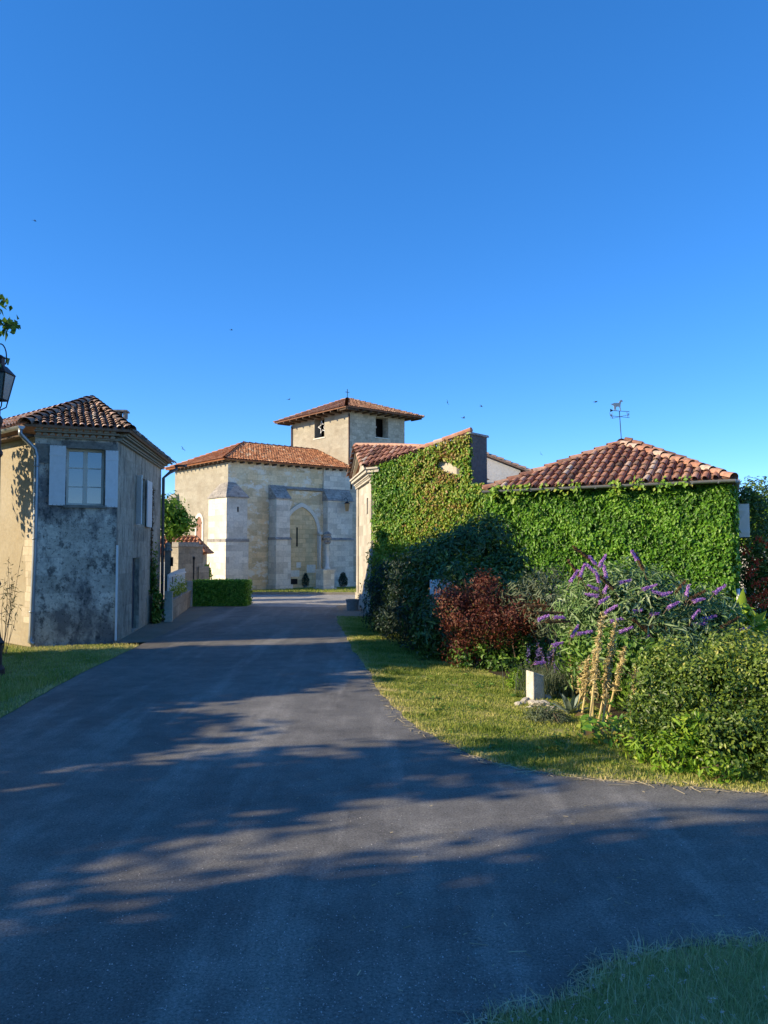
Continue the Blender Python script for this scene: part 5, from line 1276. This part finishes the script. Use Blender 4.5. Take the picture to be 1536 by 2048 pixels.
# box hedge bottom right
g = G(1400, 1560)
box_blobs = [B(1330, 1415, 8.9, (.5, .42, .62)), B(1420, 1395, 8.7, (.55, .5, .68)), B(1510, 1390, 8.5, (.55, .5, .70)), B(1600, 1400, 8.3, (.6, .5, .7)), B(1300, 1480, 8.8, (.4, .35, .4)), B(1390, 1490, 8.3, (.5, .35, .45)), B(1490, 1500, 8.0, (.55, .4, .5)), B(1590, 1500, 7.9, (.55, .4, .5)), B(1330, 1330, 9.2, (.35, .3, .32)), B(1470, 1310, 9.0, (.45, .35, .35))]
shrub('box_bush', 'wide loose box bush with yellow tipped small leaves at the verge corner', 'shrub', (g.x, g.y, 0), box_blobs, 38000, .043, .03, M['box_leaf'], 2200, .055, seed=16, amp=.6, tintmu=.29, tipz=.24, ztip=.85)
# weeds in front of the box bush
g = G(1370, 1555)
shrub('wild_weeds', 'fresh green weeds at the foot of the box bush beside the road', 'plant', (g.x, g.y, 0), [B(1350, 1520, 8.05, (.28, .18, .25)), B(1385, 1490, 8.1, (.15, .12, .3)), B(1300, 1500, 8.5, (.25, .2, .22)), B(1440, 1545, 7.75, (.25, .15, .15))], 2400, .07, .03, M['bright_leaf'], 200, .05, seed=17, axis=np.array([0, 0, .6]))
# lavender / russian sage
g = G(1115, 1400)
t = thing('lavender', 'grey green lavender clump with violet spikes behind the white marker stone', 'plant', (g.x, g.y + .3, 0))
xy = rng.normal(0, 1, (900, 2)) * [.24, .15] + [g.x, g.y + .35]
blades('stalks', xy, .42, .008, M['silver_leaf'], rng.uniform(0, 1, 900), parent=t, lean=.7, z=.02)
for k in range(15):
    c = np.array([g.x - .08 + random.gauss(0, .17), g.y + .35 + random.gauss(0, .1), random.uniform(.42, .74)])
    pp = c + rng.normal(size=(26, 3)) * [.012, .012, .045]
    leaves('flower_spike', pp, rng.normal(size=(26, 3)), .03, .018, M['lavender'], t)
# dry acanthus stalks
t = thing('dry_acanthus', 'cluster of tall straw coloured dried acanthus flower stalks by the box bush', 'plant', G(1200, 1475))
for (bu, bv, tu, tv_, yb) in ((1176, 1472, 1204, 1228, 9.3), (1192, 1468, 1232, 1244, 9.3), (1210, 1455, 1250, 1296, 9.2), (1162, 1440, 1176, 1318, 9.9), (1146, 1400, 1142, 1262, 10.3), (1258, 1460, 1272, 1335, 9.2), (1184, 1465, 1190, 1300, 9.1), (1156, 1430, 1164, 1330, 9.8), (1202, 1470, 1220, 1320, 9.2)):
    b = G(bu, bv); tp_ = P(tu, tv_, b.y + .1); mb = MB(); md = b.lerp(tp_, .5) + V3((random.uniform(-.02, .02), 0, 0))
    mb.tube([b, md, tp_], [.014, .012, .005], 6); st = mb.build('flower_stalk', M['straw'], t)
    L_ = (tp_ - b).length; q_, n2 = [], []
    for k in range(230):
        s_ = .42 + .58 * random.random() ** .8; an = random.uniform(0, 6.283); rr = .06 * (1.1 - .7 * (s_ - .42) / .58) * random.uniform(.3, 1)
        c = b.lerp(tp_, s_); q_.append([c.x + rr * math.cos(an), c.y + rr * math.sin(an), c.z]); n2.append([math.cos(an), math.sin(an), .5])
    leaves('bracts', np.array(q_), np.array(n2), .06, .017, M['dry'], st, axis=np.array([0, 0, .5]), droop=.3)
pp, nn = [], []
for _ in range(170):
    c = G(random.uniform(1165, 1275), random.uniform(1455, 1500)); pp.append([c.x, c.y + .1, abs(random.gauss(.08, .12))]); nn.append([random.gauss(0, .5), -.5, 1])
leaves('basal_leaves', np.array(pp), np.array(nn), .14, .07, M['ivy_autumn'], t, np.clip(rng.normal(.3, .25, len(pp)), 0, 1))
# agave
g = G(1140, 1432)
t = thing('agave', 'blue grey agave rosette with pointed leaves beside the rubble', 'plant', g)
mb = MB()
for i in range(11):
    a = i * 2.4; el = .35 + .09 * i; Lg = .34; d = V3((math.cos(a) * math.cos(el), math.sin(a) * math.cos(el), math.sin(el))); s_ = V3((-math.sin(a), math.cos(a), 0)); u_ = s_.cross(d)
    pts_ = [g + V3((0, 0, .03)), g + d * Lg * .4 + V3((0, 0, .03)), g + d * Lg * .75 + V3((0, 0, .02)), g + d * Lg]
    for k in range(3):
        w0, w1 = (.03, .04, .03, .002)[k], (.03, .04, .03, .002)[k + 1]
        mb.add([pts_[k] - s_ * w0, pts_[k] - u_ * .012, pts_[k] + s_ * w0, pts_[k + 1] - s_ * w1, pts_[k + 1] - u_ * .012 * (k < 2), pts_[k + 1] + s_ * w1], [[0, 1, 4, 3], [1, 2, 5, 4]], random.random())
mb.build('leaf_rosette', M['agave'], t, True)
# marker stone and rubble
g = G(1072, 1402)
t = thing('marker_stone', 'white squared marker stone with chamfered top standing in the verge', 'marker stone', g)
mb = MB(); wq_, dq_ = .2, .2; mh = ZV(1341, g.y)
co, si = math.cos(.35), math.sin(.35)
def mq(x, y, z): return g + V3((x * co - y * si, x * si + y * co, z))
base_ = [(-.11, -.11), (.07, -.11), (.12, -.06), (.12, .11), (-.11, .11)]
mb.add([mq(x, y, -.03) for x, y in base_] + [mq(x * .97, y * .97, mh - (.07 if (x > .0) else 0.0)) for x, y in base_], [[4, 3, 2, 1, 0], [5, 6, 7, 8, 9]] + [[i, (i + 1) % 5, 5 + (i + 1) % 5, 5 + i] for i in range(5)])
o = mb.build('stone', M['marker'], t)
bv = o.modifiers.new('bevel', 'BEVEL'); bv.width = .012; bv.segments = 2
def rock(c, s, lab):
    import bmesh
    bm = bmesh.new(); bmesh.ops.create_icosphere(bm, subdivisions=2, radius=1)
    se = random.uniform(0, 50)
    for v_ in bm.verts:
        d = v_.co.copy(); k = 1 + .22 * math.sin(d.x * 3 + se) * math.cos(d.y * 2.7 + se) + .12 * math.sin(d.z * 6 + se * 2)
        v_.co = V3((d.x * s[0] * k, d.y * s[1] * k, d.z * s[2] * k))
    me = bpy.data.meshes.new('rubble_stone'); bm.to_mesh(me); bm.free()
    me.uv_layers.new(name='UVMap')
    for l in me.loops: me.uv_layers[0].data[l.index].uv = (me.vertices[l.vertex_index].co.x * 1.3 + se, me.vertices[l.vertex_index].co.z + me.vertices[l.vertex_index].co.y)
    o = put('rubble_stone', me, M['rock']); o.location = c; o.rotation_euler = (0, 0, se)
    tag(o, lab, 'stone', 'pale rubble stones round the marker stone')
for i, (u, v, s) in enumerate(((1090, 1412, .085), (1102, 1424, .075), (1050, 1408, .09), (1072, 1412, .10), (1114, 1436, .06), (1036, 1412, .06), (1096, 1400, .08), (1118, 1424, .055), (1060, 1418, .05))):
    c = G(u, v); rock((c.x, c.y, s * .25), (s * 1.3, s, s * .75), 'pale rough stone in the rubble heap at the foot of the marker stone')
g = G(1035, 1384)
shrub('bright_spurge', 'bright yellow green little bush left of the white marker stone', 'plant', (g.x, g.y, 0), [((g.x, g.y, .16), (.15, .13, .18))], 700, .06, .018, M['bright_leaf'], 60, .03, seed=18, axis=np.array([0, 0, 1.5]))
g = G(1088, 1445)
shrub('grey_cushion', 'low grey green cushion plant in the grass before the rubble', 'plant', (g.x, g.y, 0), [((g.x, g.y, .06), (.24, .18, .16)), ((g.x + .18, g.y - .1, .05), (.15, .12, .12))], 2600, .04, .012, M['silver_leaf'], 200, .03, seed=19, tintmu=.3)

# ================================================================== FAR RIGHT BACKGROUND
g = P(1545, 1020, 46)
tree('broadleaf_tree', 'pale yellow green tree far behind the cottage at the right edge', (g.x, g.y, 0), 5.5, [((g.x, g.y, 3.6), (2.4, 2.0, 1.9)), ((g.x - 1.0, g.y, 3.2), (1.4, 1.4, 1.4)), ((g.x + 1.5, g.y, 4.2), (1.8, 1.6, 1.6))], 5000, .2, .14, M['far_leaf'], 300, .25, .18, seed=22)
g = P(1495, 1000, 34)
tree('broadleaf_tree', 'mid green tree rising just behind the right end of the cottage', (g.x + .4, g.y, 0), 4.6, [((g.x + .4, g.y, 3.2), (1.1, 1.0, 1.4)), ((g.x + .2, g.y, 3.9), (.6, .6, .5))], 3500, .17, .12, M['bright_leaf'], 220, .18, .12, seed=23)
g = P(1560, 1060, 38)
t = thing('far_house', 'pale far house with low grey roof at the right edge', 'house', (g.x, g.y, 0))
za, zb_ = ZV(1072, 38), ZV(1046, 38)
mb = MB(); mb.box((g.x + 2.0, g.y + 2, za / 2), (7, 4, za)); mb.build('wall', M['white_wall'], t)
mb = MB(); mb.prism([(g.x - 1.7, g.y - .3, za), (g.x - 1.7, g.y + 4.3, za), (g.x - 1.7, g.y + 2, zb_ + .5)], (7.4, 0, 0)); mb.build('roof', M['tile_left'], t)

# ================================================================== OFF-FRAME TREES (left, shading the road)
def cpos(c, X): return (X, c + .292 * X, 0)
x, y, _ = cpos(16.9, -9.7)
plane = tree('plane_tree', 'broad leafed tree whose branch tips reach in at the upper left edge', (x, y, 0), 7.5, [((x, y, 6.6), (2.2, 2.0, 1.9)), ((x + .9, y - .6, 5.6), (1.5, 1.3, 1.0)), ((x - .6, y + .5, 5.0), (1.6, 1.5, 1.2)), ((x + .2, y + .1, 8.0), (1.4, 1.3, 1.0)), ((x - .2, y, 3.6), (1.6, 1.9, 1.3)), ((-10.25, 17.7, 4.7), (.5, .7, 1.0))], 13000, .19, .15, M['tree_leaf'], 800, .2, .2, seed=31)
# two leafy twigs reaching into the frame
mb = MB(); pp = []
for (u0, v0, u1, v1) in ((-60, 640, 12, 600), (-80, 660, 26, 650), (-60, 600, 2, 592)):
    a, b = P(u0, v0, 13.2), P(u1, v1, 13.0); mb.tube([a, a.lerp(b, .5) + V3((0, 0, .04)), b], [.02, .012, .005], 5)
    for k in range(9): c = a.lerp(b, random.uniform(.2, .95)); pp.append([c.x + random.gauss(0, .06), c.y + random.gauss(0, .1), c.z + random.gauss(-.02, .06)])
for (u, v, n_) in ((2, 600, 9), (8, 604, 5), (10, 650, 14), (24, 645, 8), (0, 640, 10), (2, 662, 6)):
    c = P(u, v, 13.1)
    for k in range(n_): pp.append([c.x + random.gauss(0, .035), c.y + random.gauss(0, .1), c.z + random.gauss(0, .04)])
mb.build('twigs', M['bark'], plane)
pp = np.array(pp); leaves('twig_leaves', pp, rng.normal(size=pp.shape) + [0, 0, .8], .12, .09, M['tree_leaf'], plane, axis=np.array([.3, 0, -.6]))
def bigtree(lab, c, X, h, rr, n, seed, squash=1.0):
    x, y, _ = cpos(c, X)
    tree('shade_tree', lab, (x, y, 0), h, [((x, y, h * .62), (rr, rr, h * .34)), ((x + rr * .5, y - rr * .3, h * .5), (rr * .65, rr * .65, h * .25)), ((x - rr * .4, y + rr * .3, h * .55), (rr * .7, rr * .7, h * .28)), ((x + rr * .1, y + rr * .45, h * .75), (rr * .5, rr * .5, h * .2)), ((x, y - rr * .4, h * .72), (rr * .55, rr * .55, h * .22))], n, .30, .25, M['tree_leaf'], int(n / 14), .32, h * .03, seed=seed)
bigtree('big spreading tree left of the road beside the viewpoint, foremost shade tree', .3, -10.8, 12.0, 4.6, 20000, 41)
bigtree('slender shade tree left of the road just ahead of the viewpoint', 3.2, -11.6, 9.5, 2.0, 13000, 44)
bigtree('slender shade tree left of the road beyond the lamp', 16.7, -12.2, 9.2, 1.9, 12000, 45)
bigtree('light open crowned shade tree midway along the left side', 8.0, -12.6, 7.4, .85, 1700, 46)
bigtree('second tall shade tree left of and behind the viewpoint', -6.5, -9.5, 11.0, 4.0, 11000, 42)
bigtree('third tall shade tree farther back along the road', -13, -10.5, 11.0, 4.2, 7000, 43)
for i, (c, hh, n_, lab) in enumerate(((-4.5, 4.6, 5000, 'leafy thicket well behind the viewpoint on the left'), (-.5, 4.6, 5000, 'leafy thicket under the big shade tree'), (3.2, 5.8, 7000, 'leafy thicket level with the viewpoint on the left'), (6.8, 5.5, 8000, 'leafy thicket a little ahead on the left'), (10.4, 5.7, 8000, 'leafy thicket midway along the left side'), (13.6, 6.1, 8000, 'leafy thicket by the lamp on the left side'), (17.0, 6.4, 10000, 'leafy thicket farthest along the left side near the old house'))):
    x, y, _ = cpos(c, -14.2)
    tree('garden_thicket', lab, (x, y, 0), hh, [((x, y, hh * .5), (1.6, 2.0, hh * .47)), ((x + .6, y + .8, hh * .5), (1.1, 1.5, hh * .40)), ((x - .5, y - .9, hh * .5), (1.2, 1.5, hh * .42))], int(n_ * 1.7), .32, .28, M['tree_leaf'], 800, .24, .12, seed=50 + i, group='thickets left of the road', cat='thicket')

# ================================================================== GRASS
re_ = np.array(right_edge)
def right_tint(x, y):
    # distance to road edge -> straw fringe
    d = np.min(np.hypot(x[:, None] - re_[None, :, 0], y[:, None] - re_[None, :, 1]), axis=1)
    return np.clip(.45 + .17 * fnoise(x, y, 61, 1.6) + .13 * fnoise(x, y, 62, 6) + .5 * np.exp(-d / .16) + rng.normal(0, .14, len(x)), 0, 1)
vg = [p for p in right_edge if p[1] < 26] + [(14, 7.5), (4.6, 8.0), (3.9, 8.7), (3.3, 9.6), (3.1, 10.6), (2.9, 11.8), (2.3, 13.0), (1.8, 14.6), (1.2, 17), (.5, 21), (-.1, 26)]
near_vg = [p for p in vg if p[1] < 30]
xy = sample_poly(near_vg, 190000)
keep = rng.uniform(size=len(xy)) < np.clip((13.0 / np.maximum(xy[:, 1], 7)) ** 1.2, 0, 1); keep &= xy[:, 0] < 5.2
xy = xy[keep]
xy = xy[fnoise(xy[:, 0], xy[:, 1], 64, 5) > -.95 + .25 * rng.normal(size=len(xy))]
blades('verge_grass', xy, np.where(xy[:, 1] > 14, .045, .036) * (1 + .6 * np.clip(fnoise(xy[:, 0], xy[:, 1], 63, 4), -.6, 1.2)), .009, M['grass'], right_tint(xy[:, 0], xy[:, 1]), 'short dry summer grass on the right verge between road and shrubs')
ng = [p for p in near_edge if p[1] > 1.0 and p[0] < 6] + [(.22, 1.0), (6, 1.0)]
xy = sample_poly(ng, 60000); keep = (xy[:, 1] > 2.6) & (xy[:, 0] < 3.6); xy = xy[keep]
sheet('near_verge', [(p[0], p[1]) for p in near_edge] + [(14, -14)], M['verge'], 0.012)
ne_ = np.array(near_edge); d = np.min(np.hypot(xy[:, 0][:, None] - ne_[None, :, 0], xy[:, 1][:, None] - ne_[None, :, 1]), axis=1)
blades('near_grass', xy, .085 + .05 * np.clip(fnoise(xy[:, 0], xy[:, 1], 71, 3), 0, 1), .0035, M['grass_lush'], np.clip(.45 + .15 * fnoise(xy[:, 0], xy[:, 1], 72, 4) + .55 * np.exp(-d / .05) + rng.normal(0, .17, len(xy)), 0, 1), 'thick green clover grass in the bottom right corner', lean=.9)
xy = sample_poly(ng, 1800); xy = xy[(xy[:, 1] > 3) & (xy[:, 0] < 3)]
xy = xy[fnoise(xy[:, 0], xy[:, 1], 73, 3) > .0]
pp = np.repeat(np.column_stack([xy, rng.uniform(.06, .10, len(xy))]), 9, axis=0) + rng.normal(size=(len(xy) * 9, 3)) * .0045
o = leaves('clover_flowers', pp, rng.normal(size=pp.shape) + [0, 0, .5], .009, .006, M['clover']); tag(o, 'small white clover heads in the bottom right grass', 'clover', kind='stuff')
lg = [(p[0] - .02, p[1]) for p in left_edge if 8 < p[1] < 18.6] + [(-6.4, 18.5), (-8.2, 17.8), (-11, 20), (-11, 8)]
xy = sample_poly(lg, 60000); xy = xy[xy[:, 0] > -.52 * xy[:, 1] - .4]
le_ = np.array(left_edge); d = np.min(np.hypot(xy[:, 0][:, None] - le_[None, :, 0], xy[:, 1][:, None] - le_[None, :, 1]), axis=1)
hgt = np.where((xy[:, 1] < 13.5) & (xy[:, 0] < -5.6), .10, .045)
blades('left_grass', xy, hgt, .010, M['grass'], np.clip(.62 + .24 * fnoise(xy[:, 0], xy[:, 1], 81, 1.4) + .35 * np.exp(-d / .1) - .15 * (hgt > .08) + rng.normal(0, .13, len(xy)), 0, 1), 'grass in front of the left house beside the road')
xy = sample_poly([(-12, 38.35), (2, 38.35), (4, 46), (-4, 43), (-7.3, 39.6), (-8.6, 39.4)], 9000)
blades('church_grass', xy, .07, .02, M['grass'], np.clip(rng.normal(.4, .15, len(xy)), 0, 1), 'thin grass strip along the foot of the church wall', z=.07)
wd = sample_poly([p for p in right_edge if 7 < p[1] < 20] + [(4.5, 8.0), (3.3, 9.6), (2.9, 11.8), (1.8, 14.6), (.9, 19)], 130)
pp, nn = [], []
for (x, y) in wd:
    for k in range(random.randint(5, 12)): pp.append([x + random.gauss(0, .035), y + random.gauss(0, .035), random.uniform(.02, .06)]); nn.append([random.gauss(0, .4), random.gauss(0, .4), 1])
pp = np.array(pp); o = leaves('verge_weeds', pp, np.array(nn), .07, .028, M['hedge_leaf']); tag(o, 'flat weed rosettes scattered through the dry right verge', 'weeds', kind='stuff')
# straw litter on road edges and asphalt
ss, tt_ = [], []
def straw(x, y, L, a, z=.022):
    d = np.array([math.cos(a), math.sin(a)]) * L / 2; n2 = np.array([-math.sin(a), math.cos(a)]) * random.uniform(.0015, .0035)
    c = np.array([x, y]); ss.append([[*(c - d - n2), z], [*(c + d - n2), z + .004], [*(c + d + n2), z + .006], [*(c - d + n2), z + .003]]); tt_.append(random.random())
for p in right_edge:
    if p[0] < 5 and p[1] < 24:
        for _ in range(9): straw(p[0] + random.gauss(-.02, .06), p[1] + random.gauss(-.02, .06), random.uniform(.05, .2), random.uniform(0, 6.28))
for p in near_edge:
    if p[0] < 4 and p[1] > 3:
        for _ in range(7): straw(p[0] + random.gauss(-.01, .04), p[1] + random.gauss(.01, .04), random.uniform(.05, .16), random.uniform(0, 6.28))
for _ in range(170):
    u, v = random.uniform(500, 1536), random.uniform(1560, 2040)
    if random.random() < .5: u = random.uniform(900, 1536)
    c = G(u, v); straw(c.x, c.y, random.uniform(.01, .05), random.uniform(0, 6.28))
for (u, v, L, a) in ((958, 1897, .11, -.3), (1035, 1912, .1, 0), (1140, 2020, .1, .25), (815, 1862, .06, .5), (1240, 1762, .05, .1), (718, 1955, .05, 1.2), (1110, 1770, .05, .9), (985, 1840, .06, 1.3)):
    c = G(u, v); straw(c.x, c.y, L, a)
ss = np.array(ss).reshape(-1, 3); ii = np.arange(len(ss) // 4)[:, None] * 4 + np.arange(4)[None, :]
o = np_mesh('straw_litter', ss, ii, M['straw_leaf'], None, np.array(tt_)); tag(o, 'scattered straw bits on the asphalt and along its edges', 'straw', kind='stuff')
gp_ = []
for _ in range(2600):
    u, v = random.gauss(760, 420), 2048 - abs(random.gauss(0, 260))
    if not (0 < u < 1536) or v < 1450: continue
    c = G(u, v)
    if in_poly(np.array([c.x]), np.array([c.y]), road_pts)[0]: gp_.append([c.x, c.y, .02])
gp_ = np.array(gp_); o = leaves('road_grit', gp_, rng.normal(size=gp_.shape) * .4 + [0, 0, 1], .009, .008, M['clover']); tag(o, 'tiny pale grit and gravel specks lying on the asphalt', 'grit', kind='stuff')
# weeds by left lamp
for (u, v, lab) in ((22, 1130, 'wispy willow-leaved weed growing up beside the lamp post'),):
    c = G(8, 1310); b0 = P(u, v, c.y)
    t = thing('wispy_weed', lab, 'plant', (c.x, c.y, 0)); mb = MB(); pp = []
    for k in range(9):
        tip = V3((c.x + random.uniform(.0, .32), c.y + random.uniform(-.2, .2), random.uniform(.9, 2.5))); stems(mb, (c.x, c.y, 0), [tip], .006, .003, .06, 4)
        for j in range(16): q_ = V3((c.x, c.y, 0)).lerp(tip, random.uniform(.45, 1)); pp.append([q_.x + random.gauss(0, .03), q_.y + random.gauss(0, .03), q_.z])
    mb.build('stem', M['twig'], t); pp = np.array(pp); leaves('foliage', pp, rng.normal(size=pp.shape), .12, .018, M['dark_leaf'], t)

# ================================================================== SWALLOWS
def swallow(u, v, Y, lab, rz, bank, proto=[None]):
    p = P(u, v, Y)
    mb = MB()
    body = [(-.09, .004), (-.05, .016), (0, .022), (.05, .016), (.075, .006)]
    vs, fs = [], []
    for (x, r_) in body:
        for k in range(6): a = math.pi / 3 * k; vs.append((x, r_ * math.cos(a), r_ * .9 * math.sin(a)))
    for i in range(4):
        for k in range(6): fs.append([i * 6 + k, i * 6 + (k + 1) % 6, (i + 1) * 6 + (k + 1) % 6, (i + 1) * 6 + k])
    fs += [[5, 4, 3, 2, 1, 0], [24, 25, 26, 27, 28, 29]]
    mb.add(vs, fs)
    for s_ in (-1, 1):
        w_ = [(.035, s_ * .012, .006), (.045, s_ * .07, .03), (.01, s_ * .13, .04), (-.06, s_ * .185, .035), (-.015, s_ * .10, .03), (-.03, s_ * .012, .006)]
        mb.prism(w_, (0, 0, .004))
        mb.prism([(-.08, s_ * .002, 0), (-.085, s_ * .012, 0), (-.16, s_ * .035, 0), (-.12, s_ * .006, 0)], (0, 0, .003))
    o = mb.build('swallow', M['bird']); o.location = p; o.rotation_euler = (bank, random.uniform(-.3, .3), rz)
    tag(o, lab, 'bird', 'swallows flying over the village')
swallow(70, 442, 42, 'swallow flying highest, alone at the far left of the sky', .6, .5)
swallow(463, 660, 46, 'swallow flying in open sky well above the church nave', .2, .2)
swallow(578, 799, 44, 'swallow gliding just left of the church tower roof', -.5, .4)
swallow(366, 898, 44, 'swallow low between the left house and the church roof', 1.4, .9)
swallow(895, 806, 42, 'swallow with wings raised right of the tower, highest of that group', 1.2, 1.2)
swallow(963, 813, 50, 'faint small swallow above the white gable building', .3, .6)
swallow(927, 836, 40, 'swallow flying just above the gatehouse chimney', -.3, .5)
swallow(1192, 804, 34, 'swallow flying just left of the weather vane', .1, .15)
swallow(1082, 908, 48, 'tiny swallow low over the left slope of the cottage roof', 1.3, 1.0)
